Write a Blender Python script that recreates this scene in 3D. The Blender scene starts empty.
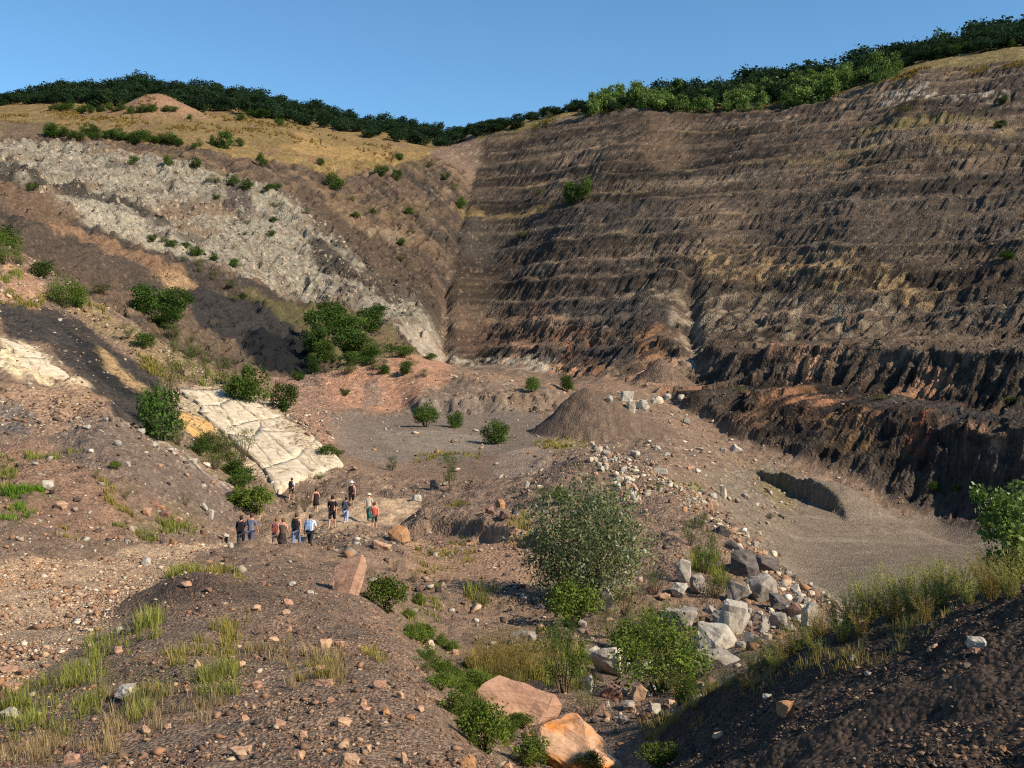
import bpy, math, random, time
import numpy as np
from mathutils import Vector

T0 = time.time()
R = math.radians
scene = bpy.context.scene

# ------------------------------------------------------------------ camera, sky, sun, exposure
FPX, HORIZON = 1000.0, 342.0            # focal length in pixels, image row of the horizon
cam_data = bpy.data.cameras.new('camera')
cam = bpy.data.objects.new('camera', cam_data)
scene.collection.objects.link(cam)
cam.location = (0, 0, 0)
cam.rotation_euler = (R(90), 0, 0)
cam_data.sensor_width = 36.0
cam_data.lens = 36.0 * FPX / 1024.0
cam_data.shift_y = -(384 - HORIZON) / 1024.0
cam_data.clip_start = 0.1
cam_data.clip_end = 6000
scene.camera = cam

SUN_EL, SUN_AZ = 37.0, 117.0            # azimuth clockwise from the view direction (+Y)
world = bpy.data.worlds.new('World')
scene.world = world
world.use_nodes = True
wn = world.node_tree
bg = wn.nodes['Background']
sky = wn.nodes.new('ShaderNodeTexSky')
sky.sky_type = 'NISHITA'
sky.sun_disc = False
sky.sun_elevation = R(SUN_EL)
sky.sun_rotation = R(SUN_AZ)
sky.air_density = 1.0
sky.dust_density = 0.0
sky.ozone_density = 4.0
sky.altitude = 300
tone = wn.nodes.new('ShaderNodeMix'); tone.data_type = 'RGBA'; tone.blend_type = 'MULTIPLY'; tone.inputs[0].default_value = 1.0
tone.inputs[7].default_value = (0.74, 1.00, 1.06, 1)          # clear, slightly cyan summer sky
wn.links.new(sky.outputs[0], tone.inputs[6]); wn.links.new(tone.outputs[2], bg.inputs[0])
bg.inputs[1].default_value = 0.108
sun_data = bpy.data.lights.new('sun', 'SUN')
sun_data.energy = 5.0
sun_data.angle = R(0.55)
sun_data.color = (1.0, 0.89, 0.73)
sun = bpy.data.objects.new('sun', sun_data)
scene.collection.objects.link(sun)
sd = Vector((math.sin(R(SUN_AZ)) * math.cos(R(SUN_EL)), math.cos(R(SUN_AZ)) * math.cos(R(SUN_EL)), math.sin(R(SUN_EL))))
sun.rotation_euler = sd.to_track_quat('Z', 'Y').to_euler()
sun.location = (60, -30, 60)
scene.view_settings.view_transform = 'Standard'
scene.view_settings.look = 'None'
scene.view_settings.exposure = 0.48
scene.view_settings.gamma = 1.0
scene.cycles.max_bounces = 5
scene.cycles.diffuse_bounces = 3
scene.cycles.transparent_max_bounces = 4
scene.cycles.use_denoising = False
scene.cycles.filter_width = 1.15

# ------------------------------------------------------------------ numpy noise
_rs = np.random.RandomState(5)
_PERM = _rs.permutation(4096).astype(np.int32)
_ANG = _rs.rand(4096).astype(np.float32) * 2 * np.pi
_GX, _GY = np.cos(_ANG), np.sin(_ANG)
_VAL = _rs.rand(4096).astype(np.float32)

def _h(ix, iy, s):
    return _PERM[(_PERM[(ix + s * 131) & 4095] + iy * 57 + s * 7) & 4095]

def gnoise(x, y, s=0):
    x = np.asarray(x, np.float32); y = np.asarray(y, np.float32)
    fx = np.floor(x); fy = np.floor(y)
    ix = fx.astype(np.int32); iy = fy.astype(np.int32)
    fx = x - fx; fy = y - fy
    u = fx * fx * fx * (fx * (fx * 6 - 15) + 10); v = fy * fy * fy * (fy * (fy * 6 - 15) + 10)
    def g(a, b):
        h = _h(ix + a, iy + b, s)
        return _GX[h] * (fx - a) + _GY[h] * (fy - b)
    n0 = g(0, 0); n0 = n0 + u * (g(1, 0) - n0)
    n1 = g(0, 1); n1 = n1 + u * (g(1, 1) - n1)
    return (n0 + v * (n1 - n0)) * 1.5

def fbm(x, y, octv=4, s=0, gain=0.5):
    t = 0; a = 1.0; n = 0
    for o in range(octv):
        t = t + a * gnoise(x * 2 ** o + 17.3 * o, y * 2 ** o - 9.1 * o, s + o)
        n += a; a *= gain
    return t / n

def cellf(x, y, s=0):
    """distance to nearest jittered point and the value of that cell"""
    ix = np.floor(x).astype(np.int32); iy = np.floor(y).astype(np.int32)
    best = np.full(x.shape, 9.0, np.float32); val = np.zeros(x.shape, np.float32)
    for a in (-1, 0, 1):
        for b in (-1, 0, 1):
            h = _h(ix + a, iy + b, s)
            dx = ix + a + 0.15 + 0.7 * _VAL[h] - x
            dy = iy + b + 0.15 + 0.7 * _VAL[(h * 7 + 13) & 4095] - y
            d = dx * dx + dy * dy
            m = d < best
            best = np.where(m, d, best); val = np.where(m, _VAL[(h * 3 + 101) & 4095], val)
    return np.sqrt(best), val

def sstep(a, b, x):
    t = np.clip((x - a) / (b - a), 0, 1)
    return t * t * (3 - 2 * t)

# ------------------------------------------------------------------ the lie of the land
# survey points: (bearing, slope) written as image column and row, and the forward distance in metres
PTS = []
def P(*a): PTS.extend(a)
for u in range(-440, 1470, 190):
    P((u, 342 + 1000 * 1.72 / 2.2, 2.2))
P((-420, 842, 4.6), (-200, 850, 4.6), (100, 850, 4.6), (300, 846, 4.6), (500, 850, 5), (620, 850, 5.2), (760, 840, 4.8), (900, 830, 4.2), (1080, 800, 4.2), (1250, 760, 4.2), (1440, 720, 4.2))
# near heap left of centre
P((0, 768, 9), (120, 768, 8.5), (256, 768, 8), (380, 768, 8.3), (470, 768, 9.2), (0, 700, 13.5), (110, 690, 12.5), (230, 690, 11.6), (330, 700, 10.8), (420, 705, 11.5),
  (240, 640, 15.5), (330, 640, 15.8), (140, 640, 15.8), (190, 592, 20.5), (250, 590, 21.5), (330, 600, 21), (400, 640, 17.5), (370, 600, 23.5), (290, 565, 29), (345, 565, 33),
  (445, 700, 13.2), (490, 760, 10.8), (300, 545, 41.5), (360, 554, 40.5), (230, 560, 33))
# path on the left
P((0, 640, 18.5), (80, 620, 20.5), (140, 590, 25), (60, 590, 24.5), (0, 590, 23.5), (150, 560, 32), (215, 548, 40), (100, 560, 31), (0, 555, 29), (60, 535, 35))
# gully right of the near heap, boulders
P((440, 655, 25), (470, 690, 20), (500, 740, 14.8), (520, 700, 18), (585, 768, 12.6), (560, 690, 18.5), (560, 650, 26), (640, 690, 20.5), (640, 740, 14), (640, 768, 11.5), (610, 660, 26), (680, 660, 25), (690, 680, 20), (760, 655, 20), (700, 625, 30))
# dark bank on the right
P((690, 718, 12.5), (760, 664, 13), (830, 632, 12), (930, 601, 11), (1024, 566, 10.4), (1120, 535, 10), (1260, 500, 10), (1440, 470, 10),
  (700, 768, 9), (780, 720, 8.6), (850, 768, 6.2), (940, 768, 5.5), (1024, 768, 5.1), (1024, 660, 7.2), (900, 680, 8), (1200, 640, 7), (1440, 600, 7),
  (830, 668, 16.5), (930, 650, 15.5), (1024, 625, 15), (1120, 600, 15), (830, 650, 24), (930, 650, 25), (1024, 640, 26), (1200, 620, 25), (1440, 580, 25))
# mid ground
P((332, 529, 53), (316, 513, 68), (292, 505, 76), (352, 514, 64), (374, 532, 57), (250, 557, 47), (285, 556, 47), (310, 551, 49), (265, 546, 41.5), (400, 545, 50), (345, 585, 35), (385, 592, 35), (440, 560, 47), (500, 560, 46), (470, 585, 40), (450, 625, 31), (520, 612, 35), (585, 606, 37), (540, 630, 30),
  (680, 570, 43), (640, 520, 54), (650, 488, 68), (600, 480, 70), (590, 462, 76), (720, 600, 37), (770, 612, 34), (812, 618, 32.5), (430, 500, 74), (500, 490, 76), (480, 520, 62), (560, 530, 56), (420, 470, 90))
# rubble ridge between the upper and the lower floor
P((690, 500, 67), (735, 535, 55), (775, 575, 45), (815, 602, 37), (650, 468, 78), (690, 465, 92), (730, 480, 98))
# lower floor
P((745, 545, 66), (785, 586, 55), (835, 605, 48), (870, 575, 70), (900, 540, 95), (960, 545, 95), (800, 540, 85), (800, 575, 70), (780, 505, 98), (1024, 550, 92), (950, 590, 62), (1024, 590, 60), (1250, 560, 85), (1440, 560, 80), (850, 505, 112))
# upper floor
P((340, 470, 84), (350, 440, 105), (430, 430, 122), (380, 412, 148), (480, 445, 112), (500, 468, 88), (560, 444, 110), (430, 408, 152), (480, 409, 152), (550, 410, 150), (480, 392, 160), (550, 392, 170), (620, 392, 172), (660, 420, 140), (680, 445, 118), (600, 446, 112))
# red mound
P((345, 392, 160), (400, 404, 157), (400, 366, 178), (345, 372, 176), (450, 368, 188), (450, 392, 166), (480, 372, 215))
# foot of the wall
_tu = [690, 740, 800, 880, 940, 1010, 1100, 1440]
for u in list(range(690, 1060, 28)) + [1100, 1180, 1270, 1350, 1440]:
    yf = np.interp(u, _tu, [166, 154, 144, 133, 124, 112, 104, 92]); pf = np.interp(u, _tu, [412, 441, 461, 490, 518, 532, 545, 560])
    yb = np.interp(u, [690, 850, 1024, 1250, 1440], [178, 148, 124, 110, 100]); pb = np.interp(u, [690, 850, 1024, 1250, 1440], [389, 399, 411, 430, 440])
    yb = max(yb + 8, yf + 24)
    P((u, pf, yf), (u, pb, yb), (u, np.interp(u, [690, 850, 1024, 1250, 1440], [384, 391, 399, 408, 412]), yb + 7))
    P((u, 346, yb + 22), (u, 343.3, yb + 32))
P((640, 388, 188), (560, 377, 222), (480, 366, 248), (450, 362, 252))
# wall
P(
  (470, 338, 275), (560, 345, 244), (640, 345, 224),
  (480, 255, 330), (560, 250, 305), (700, 250, 266), (850, 250, 238), (1024, 250, 214), (1250, 235, 188), (1440, 220, 172),
  (485, 180, 395), (560, 165, 378), (700, 170, 335), (850, 155, 306), (1024, 140, 280), (1250, 125, 250), (1440, 105, 230),
  (490, 134, 436), (560, 119, 425), (640, 107, 412), (700, 112, 402), (760, 107, 390), (850, 92, 374), (920, 72, 358), (1024, 61, 338), (1250, 40, 305), (1440, 25, 285),
  (480, 131, 500), (560, 118, 490), (640, 106, 480), (760, 98, 460), (850, 80, 445), (930, 62, 440), (1024, 46, 440), (1250, 25, 430), (1440, 10, 420),
  (480, 190, 720), (760, 170, 700), (1024, 130, 700), (1440, 110, 700))
# left hillside
P((-440, 60, 520), (-200, 80, 520), (0, 104, 520), (60, 99, 520), (150, 94, 525), (220, 98, 525), (300, 114, 525), (400, 131, 520), (-200, 105, 430), (0, 106, 430), (100, 107, 435), (200, 112, 440), (300, 124, 445), (400, 138, 455), (440, 141, 470),
  (-440, 150, 700), (0, 170, 720), (200, 170, 720), (350, 190, 720),
  (-440, 110, 300), (-200, 125, 300), (0, 130, 330), (100, 132, 338), (200, 138, 345), (300, 150, 360), (400, 166, 380),
  (-200, 145, 275), (0, 142, 295), (100, 145, 308), (200, 158, 320), (300, 185, 330), (400, 205, 345),
  (0, 200, 232), (100, 200, 264), (200, 200, 286), (300, 225, 300), (400, 255, 305), (-200, 190, 210), (-440, 170, 190),
  (0, 232, 196), (100, 242, 226), (200, 255, 250), (300, 285, 262), (200, 295, 220), (300, 332, 212), (250, 345, 194), (300, 362, 186), (200, 330, 190), (400, 322, 252), (440, 345, 257), (330, 370, 178),
  (445, 300, 285), (458, 235, 335), (472, 180, 392))
# near spur on the left
P((-440, 180, 120), (-200, 205, 120), (0, 244, 122), (60, 278, 124), (130, 322, 122), (200, 366, 120), (250, 396, 118), (300, 408, 124), (0, 262, 150), (60, 296, 152), (130, 338, 152), (200, 372, 150), (260, 385, 155),
  (0, 300, 102), (60, 318, 106), (-200, 280, 95), (0, 345, 84), (70, 365, 86), (0, 405, 72), (60, 408, 76), (-200, 380, 70), (110, 385, 88), (150, 350, 108),
  (185, 392, 99), (230, 386, 104), (300, 432, 92), (328, 470, 84), (270, 482, 80), (220, 442, 87), (190, 412, 92),
  (100, 419, 63), (150, 441, 63.5), (200, 470, 65), (240, 492, 68), (50, 438, 60), (150, 425, 80), (200, 452, 80), (120, 408, 82), (245, 478, 80),
  (100, 470, 51), (200, 520, 53), (50, 500, 43), (0, 480, 47), (0, 440, 57), (150, 512, 48), (180, 540, 42), (-200, 470, 48), (-200, 560, 28), (-200, 640, 18), (-440, 560, 25), (-440, 420, 50), (-440, 320, 80), (230, 525, 58))

SU, SL, CC = 1 / 200.0, 1.7, 0.10
def _feat(u, Y):
    return np.stack([np.asarray(u, np.float64) * SU, np.log(np.asarray(Y, np.float64)) * SL], -1)
_pa = np.array(PTS, np.float64)
_c = _feat(_pa[:, 0], _pa[:, 2])
_v = (HORIZON - _pa[:, 1]) / FPX
_n = len(_c)
_D = np.sqrt(((_c[:, None] - _c[None]) ** 2).sum(-1) + CC * CC)
_A = np.zeros((_n + 3, _n + 3)); _A[:_n, :_n] = -_D + np.eye(_n) * 0.004
_A[:_n, _n] = 1; _A[:_n, _n + 1:] = _c; _A[_n, :_n] = 1; _A[_n + 1:, :_n] = _c.T
_w = np.linalg.solve(_A, np.concatenate([_v, [0, 0, 0]]))

def base_e(u, Y):
    f = _feat(u, Y).astype(np.float32); sh = f.shape[:-1]; f = f.reshape(-1, 2)
    out = np.empty(len(f), np.float32)
    c32 = _c.astype(np.float32); w32 = _w.astype(np.float32)
    for i in range(0, len(f), 60000):
        q = f[i:i + 60000]
        d = (q[:, :1] - c32[None, :, 0]) ** 2
        d += (q[:, 1:] - c32[None, :, 1]) ** 2
        d += CC * CC
        np.sqrt(d, out=d)
        out[i:i + 60000] = -(d @ w32[:_n]) + w32[_n] + q @ w32[_n + 1:]
    return out.reshape(sh)

def seg(a, b, n, last=False):
    return np.exp(np.linspace(math.log(a), math.log(b), n, endpoint=last))
US = np.concatenate([np.linspace(-430, -30, 34, endpoint=False), np.linspace(-30, 1054, 610, endpoint=False), np.linspace(1054, 1450, 35)])
YS = np.concatenate([seg(2.2, 20, 180), seg(20, 70, 210), seg(70, 150, 175), seg(150, 300, 310), seg(300, 460, 180), seg(460, 900, 40, True)])
NU, NY = len(US), len(YS)
UU, YY = np.meshgrid(US, YS, indexing='ij')
UU = UU.astype(np.float32); YY = YY.astype(np.float32)
XX = (UU - 512) / FPX * YY
ZB = base_e(UU, YY) * YY              # smooth base
EB = ZB / YY
_EBmax = np.maximum.accumulate(EB, axis=1)

def hit_base(px, py):
    i = int(np.clip(np.searchsorted(US, px), 1, NU - 1))
    j = int(np.searchsorted(_EBmax[i], (HORIZON - py) / FPX))
    j = min(j, NY - 1)
    return float(YS[j])

def poly_ul(pts):
    """polygon of sight points -> ground polygon in (bearing, log distance)"""
    return np.array([(p[0], math.log(p[2] if len(p) > 2 else hit_base(p[0], p[1]))) for p in pts])

LY = np.log(YY)
W1 = fbm(XX / 9.0, YY / 9.0, 4, 31); W2 = fbm(XX / 9.0 + 50, YY / 9.0 - 30, 4, 37)
WL1 = fbm(XX * 18 / YY, LY * 18, 4, 41); WL2 = fbm(XX * 18 / YY + 31, LY * 18, 4, 43)

def inside(poly, wu=0.0, wl=0.0):
    u = UU + WL1 * wu; l = LY + WL2 * wl
    m = np.zeros(u.shape, bool)
    lo = poly.min(0) - (wu, wl) ; hi = poly.max(0) + (wu, wl)
    i0, i1 = np.searchsorted(US, lo[0]), np.searchsorted(US, hi[0])
    j0, j1 = np.searchsorted(YS, math.exp(lo[1])), np.searchsorted(YS, math.exp(hi[1]))
    us, ls = u[i0:i1, j0:j1], l[i0:i1, j0:j1]
    r = np.zeros(us.shape, bool)
    n = len(poly)
    for k in range(n):
        (x1, y1), (x2, y2) = poly[k], poly[(k + 1) % n]
        if y1 == y2: continue
        c = ((y1 > ls) != (y2 > ls)) & (us < (x2 - x1) * (ls - y1) / (y2 - y1) + x1)
        r ^= c
    m[i0:i1, j0:j1] = r
    return m

def blur(m, n=1):
    m = m.astype(np.float32)
    for _ in range(n):
        m[1:-1] = (m[:-2] + 2 * m[1:-1] + m[2:]) / 4
        m[:, 1:-1] = (m[:, :-2] + 2 * m[:, 1:-1] + m[:, 2:]) / 4
    return m

# ------------------------------------------------------------------ region masks
WALL_P = poly_ul([(1450, 0, 96), (1100, 0, 105), (1010, 0, 113), (940, 0, 125), (880, 0, 134), (800, 0, 145), (740, 0, 155), (690, 0, 167), (640, 0, 189), (560, 0, 223), (480, 0, 249), (448, 0, 255),
                  (445, 0, 285), (458, 0, 335), (472, 0, 392), (488, 0, 438), (560, 0, 427), (640, 0, 414), (700, 0, 404), (760, 0, 392), (850, 0, 376), (920, 0, 360), (1024, 0, 340), (1250, 0, 307), (1450, 0, 286)])
mw_hard = inside(WALL_P, 3, 0.012)
MW = blur(mw_hard, 5)
S_AL = XX * 0.55 - YY * 0.83           # distance along the wall

Z = ZB.copy()
# benches
LV = np.array([-40, -30, -21, -8.4, -0.4, 6.5, 12.0, 19.0, 24.0, 32.0, 37.5, 45.5, 51.0, 59.5, 65.0, 73.0, 79.0, 88, 95, 103, 112])
zz = ZB + 2.4 * fbm(S_AL / 45, YY * 0 + ZB / 40, 3, 3) + 0.5 * fbm(S_AL / 9, ZB / 9, 3, 4)
k = np.clip(np.searchsorted(LV, zz.ravel()).reshape(zz.shape) - 1, 0, len(LV) - 2)
lo, hi = LV[k], LV[k + 1]
t = (zz - lo) / (hi - lo)
BT = 0.36 + 0.14 * fbm(S_AL / 25 + k * 7.7, k * 3.1 + ZB * 0, 2, 6)
t2 = np.where(t < 1 - BT, t / (1 - BT) * 0.92, 0.92 + (t - 1 + BT) / BT * 0.08)
stair = lo + (hi - lo) * t2 + (ZB - zz)
BS = np.clip(0.60 + 1.5 * fbm(S_AL / 30 + k * 5.3, k * 9.7 + ZB * 0, 3, 8), 0.0, 1.0)
BS = np.where(k <= 4, np.maximum(BS, 0.8), BS)
Z += MW * BS * (stair - ZB)
riser = 1 - sstep(-0.16, 0.0, t - 1 + BT)
sl = S_AL + 0.35 * ZB + 4.0 * fbm(S_AL / 14, ZB / 14, 4, 11)
n1 = gnoise(sl / 2.3 + k * 3.7, ZB / 26, 12); n2 = gnoise(sl / 1.0 + k * 1.9, ZB / 12, 14)
n0 = gnoise(sl / 9.0, ZB / 45, 15)
n1 = np.where(k <= 3, gnoise(sl / 3.4, ZB / 30, 13), n1)
gul = np.clip(1 - np.abs(n1), 0, 1) ** 3 * 1.35 + np.clip(1 - np.abs(n2), 0, 1) ** 2.5 * 0.5
amp = np.where(k <= 3, 1.7, 1.05) * (0.35 + 1.1 * np.clip(fbm(S_AL / 40, ZB / 20, 2, 16) + 0.35, 0, 1))
Z -= MW * (0.12 + 0.88 * riser) * gul * amp * 0.62
Z += MW * (n0 * 0.9 + 0.40 * fbm(S_AL / 2.0, ZB / 0.9, 3, 18))
wcl, wcv = cellf(S_AL / 3.0 + W1, Z / 2.0 + W2, 23)
wc2, wcv2 = cellf(S_AL / 1.3 + W2, Z / 0.9, 24)
Z += MW * np.where(k <= 4, 1.0, 0.55) * ((wcv - 0.5) * 1.3 + (wcv2 - 0.5) * 0.6)
# thin beds: small ledges of uneven thickness, broken along the face
zq = Z + 1.1 * fbm(S_AL / 18, ZB / 10, 4, 19) + 0.004 * S_AL
q_ = zq / 1.9 + 0.35 * gnoise(zq / 6.0, S_AL / 60, 21); fr_ = q_ - np.floor(q_)
brk = np.clip(0.55 + 1.5 * fbm(S_AL / 7 + np.floor(q_) * 3.3, np.floor(q_) * 1.7, 3, 22), 0, 1)
Z += MW * brk * 0.85 * (np.where(fr_ < 0.62, fr_ / 0.62 * 0.92, 0.92 + (fr_ - 0.62) / 0.38 * 0.08) - fr_)
# big buttress and gully line in the lower wall (col 690)
gl = (UU - 692 - 8 * fbm(ZB / 8, ZB / 8 + 3, 2, 20)) * YY / 1000
Z -= MW * 2.6 * np.exp(-(gl / 2.2) ** 2) * sstep(-12, 0, ZB) * (1 - sstep(14, 26, ZB))
Z += MW * 1.6 * np.exp(-((gl + 9) / 5.0) ** 2) * sstep(-12, 0, ZB) * (1 - sstep(8, 22, ZB))
# corner gully at the meeting of wall and hillside
for (ua, ub, ya, yb, d, w) in [(441, 446, 240, 292, 3.5, 2.4), (446, 474, 292, 400, 1.8, 2.6), (380, 430, 330, 285, 0, 3)]:
    tt = np.clip((YY - ya) / (yb - ya), 0, 1)
    gx = (UU - (ua + (ub - ua) * tt)) * YY / 1000 + 1.2 * W1
    Z -= d * np.exp(-(gx / w) ** 2) * sstep(ya - 8, ya + 4, YY) * (1 - sstep(yb - 4, yb + 12, YY))

# left hillside: limestone crags, gullies, strata steps
LIME_P = poly_ul([(-120, 140), (0, 139), (60, 141), (110, 146), (170, 160), (230, 178), (280, 190), (330, 225), (390, 280), (440, 322), (446, 340), (425, 335), (380, 318), (320, 300), (250, 272), (215, 262), (150, 240), (95, 222), (50, 200), (0, 172), (-120, 130)])
ml = inside(LIME_P, 10, 0.02)
ML = blur(ml, 3)
HILL_P = poly_ul([(-430, 0, 165), (0, 0, 165), (130, 0, 165), (250, 0, 165), (330, 0, 178), (430, 0, 235), (445, 0, 285), (458, 0, 335), (472, 0, 392), (430, 0, 420), (300, 0, 350), (200, 0, 335), (0, 0, 315), (-430, 0, 290)])
MH = blur(inside(HILL_P, 6, 0.02), 5)
c1, v1 = cellf(XX / 2.6 + W1 * 0.8, YY / 4.0 + ZB / 4.0 + W2 * 0.8, 51)
c2, v2 = cellf(XX / 1.1 + W1, YY / 1.7 + ZB / 1.7, 53)
Z += ML * ((v1 - 0.5) * 0.9 + (v2 - 0.5) * 0.75 - c1 * 0.3)
hs = XX * 0.78 + ZB * 0.9             # strata dip down to the right
hb = fbm(hs / 7.0, YY / 60, 4, 61)
hcl, hcv = cellf((XX * 0.8 + ZB * 0.5) / 3.2 + W1, (ZB - XX * 0.45) / 2.2 + W2, 25)
hc2, hcv2 = cellf((XX * 0.8 + ZB * 0.5) / 1.3 + W2, (ZB - XX * 0.45) / 1.0, 26)
Z += MH * ((hcv - 0.5) * 1.2 + (hcv2 - 0.5) * 0.55)
lq = (hs + 2.2 * W1 + 1.5 * fbm(YY / 30, XX / 30, 3, 66)) / 4.2; lf_ = lq - np.floor(lq)
lb = np.clip(0.35 + 1.6 * fbm(YY / 16 + np.floor(lq) * 5.1, np.floor(lq) * 2.3, 3, 67), 0, 1)
Z += np.maximum(ML, 0.55 * MH) * lb * 2.2 * (np.where(lf_ < 0.8, lf_ * 1.15, 0.92 - (lf_ - 0.8) * 4.6) - 0.4)
Z += MH * (2.4 * hb + 0.7 * fbm(XX / 5, YY / 7, 4, 62))
hg = gnoise((XX - 0.5 * ZB) / 6.0 + 2 * W1, ZB / 40, 64); hg2 = gnoise((XX - 0.5 * ZB) / 2.2 + W2, ZB / 15, 65)
Z -= MH * ((1 - np.abs(hg)) ** 3 * 1.3 + (1 - np.abs(hg2)) ** 3 * 0.5) * (1 - 0.5 * ML)

# conical spoil heap on the upper floor
def wpt(u, py, Y): return ((u - 512) / 1000 * Y, Y, (342 - py) / 1000 * Y)
cx, cy, cz = wpt(589, 386, 126)
dr = np.hypot((XX - cx) * np.where(XX > cx, 0.84, 1.15), (YY - cy) * 0.95)
cone = cz + 0.5 - np.sqrt(dr * dr + 0.5) * 0.74 + 0.12 * fbm(XX / 2, YY / 2, 3, 71)
mcone = cone > Z
Z = np.where(mcone & (YY < 150) & (YY > 95), cone, Z)
# second fan at the foot of the wall (col 640)
cx2, cy2, cz2 = wpt(660, 338, 196)
dr2 = np.hypot(XX - cx2, YY - cy2)
cone2 = cz2 - 4.0 - dr2 * 0.78 + 0.8 * W1
mcone2 = (cone2 > Z) & (YY < 230) & (YY > 150)
Z = np.where(mcone2, cone2, Z)

# stepped ledge on the upper floor (rough rock step)
edge = 151 + 2.0 * fbm(XX / 4, YY * 0, 3, 73) + 0.02 * (UU - 480)
ms = (sstep(395, 425, UU) * (1 - sstep(545, 575, UU)))
Z += ms * 1.5 * (sstep(-1.5, 1.0, YY - edge)) * (1 - sstep(14, 40, YY - edge))
Z += ms * 0.9 * (v2 - 0.4) * np.exp(-((YY - edge) / 4.0) ** 2)

# bank with a deep cut beside the foot of the wall (throws the dark shadow on the lower floor)
a0 = np.array(wpt(746, 460, 128)[:2]); a1 = np.array(wpt(852, 516, 97)[:2])
dv = (a1 - a0) / np.linalg.norm(a1 - a0); nl = np.linalg.norm(a1 - a0)
ta = ((XX - a0[0]) * dv[0] + (YY - a0[1]) * dv[1]) / nl
da = -((XX - a0[0]) * dv[1] - (YY - a0[1]) * dv[0]) + 1.6 * W1          # + on the wall side
prof = sstep(-0.12, 0.30, ta) * (1 - sstep(0.66, 1.05, ta + 0.15 * W2)) * 1.2
hp_ = 0.35 + 1.5 * ta
Z += prof * 1.55 * hp_ * sstep(-0.3, 0.5, da) * (1 - sstep(2.0, 16, da))

# low bank under the rubble ridge, throwing a strip of shadow
b0 = np.array(wpt(728, 520, 60)[:2]); b1 = np.array(wpt(812, 588, 47)[:2])
dv = (b1 - b0) / np.linalg.norm(b1 - b0); nl = np.linalg.norm(b1 - b0)
tb = ((XX - b0[0]) * dv[0] + (YY - b0[1]) * dv[1]) / nl
db = -((XX - b0[0]) * dv[1] - (YY - b0[1]) * dv[0]) + 0.5 * W1
prof = sstep(-0.1, 0.15, tb) * (1 - sstep(0.85, 1.05, tb))
Z += prof * 0.6 * sstep(-0.3, 0.5, db) * (1 - sstep(0.8, 4, db))

# roughness of the mid and near ground
mid = (1 - MW) * (1 - MH) * sstep(18, 40, YY) * (1 - sstep(170, 220, YY))
floor_ = sstep(60, 80, YY)
SLAB_P = poly_ul([(180, 392), (205, 384), (228, 384), (262, 402), (298, 426), (322, 446), (330, 470), (318, 478), (275, 484), (250, 474), (222, 448), (196, 424), (178, 408)])
MSLAB = blur(inside(SLAB_P, 2, 0.01), 3)
SMOOTH_P = poly_ul([(775, 540), (835, 615), (960, 620, 50), (1080, 600, 60), (1080, 560, 90), (1000, 533), (930, 517), (860, 500), (820, 500)])
MSM = blur(inside(SMOOTH_P, 3, 0.02), 4)
FLAT_P = poly_ul([(335, 460), (345, 415), (420, 411), (540, 412), (560, 440), (600, 450), (520, 472), (400, 478)])
MFL = blur(inside(FLAT_P, 5, 0.02), 4)
SHELF_P = poly_ul([(402, 545), (515, 540), (535, 585), (440, 592), (408, 572)])
MSH = blur(inside(SHELF_P, 4, 0.02), 4)
rough = mid * (1 - 0.75 * MSH) * (1 - 0.85 * MSM) * (1 - 0.7 * MSLAB) * (1 - 0.8 * MFL)
Z += rough * (0.65 * fbm(XX / 4.5, YY / 4.5, 3, 81) + 0.34 * fbm(XX / 1.1, YY / 1.1, 4, 82))
sp_ = ((XX * 0.80 + YY * 0.25 + ZB * 1.0) + 0.9 * W1) / 2.6; sf_ = sp_ - np.floor(sp_)
Z += (UU < 300) * sstep(66, 72, YY) * (1 - sstep(112, 122, YY)) * (1 - MSLAB) * 1.2 * (np.where(sf_ < 0.75, sf_ * 1.2, 0.9 - (sf_ - 0.75) * 3.6) - 0.4) * np.clip(0.5 + fbm(XX / 8, YY / 8, 3, 68), 0, 1)
# low rocky scarp above the brown shelf
ed = np.interp(UU, [395, 430, 470, 520, 560], [56, 57, 55, 52, 50]) + 1.6 * W1
Z += 0.9 * sstep(395, 425, UU) * (1 - sstep(545, 570, UU)) * sstep(-0.6, 0.5, YY - ed) * (1 - sstep(3, 12, YY - ed))
Z += mid * MSM * 0.10 * fbm(S_AL / 1.6, (XX * .83 + YY * .55) / 12, 4, 84)
near = 1 - sstep(18, 40, YY)
Z += near * (0.18 * fbm(XX / 2.2, YY / 2.2, 3, 85) * sstep(5, 9, YY) + 0.07 * fbm(XX / 0.5, YY / 0.5, 4, 86))
BANK_P = poly_ul([(640, 768, 6), (600, 0, 2.3), (1450, 0, 2.3), (1450, 0, 10.5), (1260, 0, 10.6), (1120, 0, 10.6), (1024, 0, 11), (930, 0, 11.6), (830, 0, 12.6), (760, 0, 13.6), (700, 0, 14.5), (660, 0, 14), (650, 0, 10)])
MB_ = blur(inside(BANK_P, 8, 0.04), 4)
# furrows running down the dark bank
fx_ = (XX * 0.62 - YY * 0.78)
Z += MB_ * (0.17 * fbm((XX * 0.35 + YY * 0.94) / 0.8, fx_ / 5.0, 3, 87) + 0.05 * fbm(XX / 0.25, YY / 0.25, 3, 88)) * sstep(3, 6, YY)
# dark hump edge on the near heap
hx, hy, _ = wpt(205, 590, 20.5)
Z += 0.38 * np.exp(-(((XX - hx) / 1.7) ** 2 + ((YY - hy) / 0.9) ** 2))
far = sstep(380, 430, YY)
Z += far * 1.0 * fbm(XX / 25, YY / 25, 3, 89)
Z += (1 - MW) * (1 - MH) * sstep(170, 220, YY) * 0.7 * fbm(XX / 6, YY / 6, 4, 90)
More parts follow.
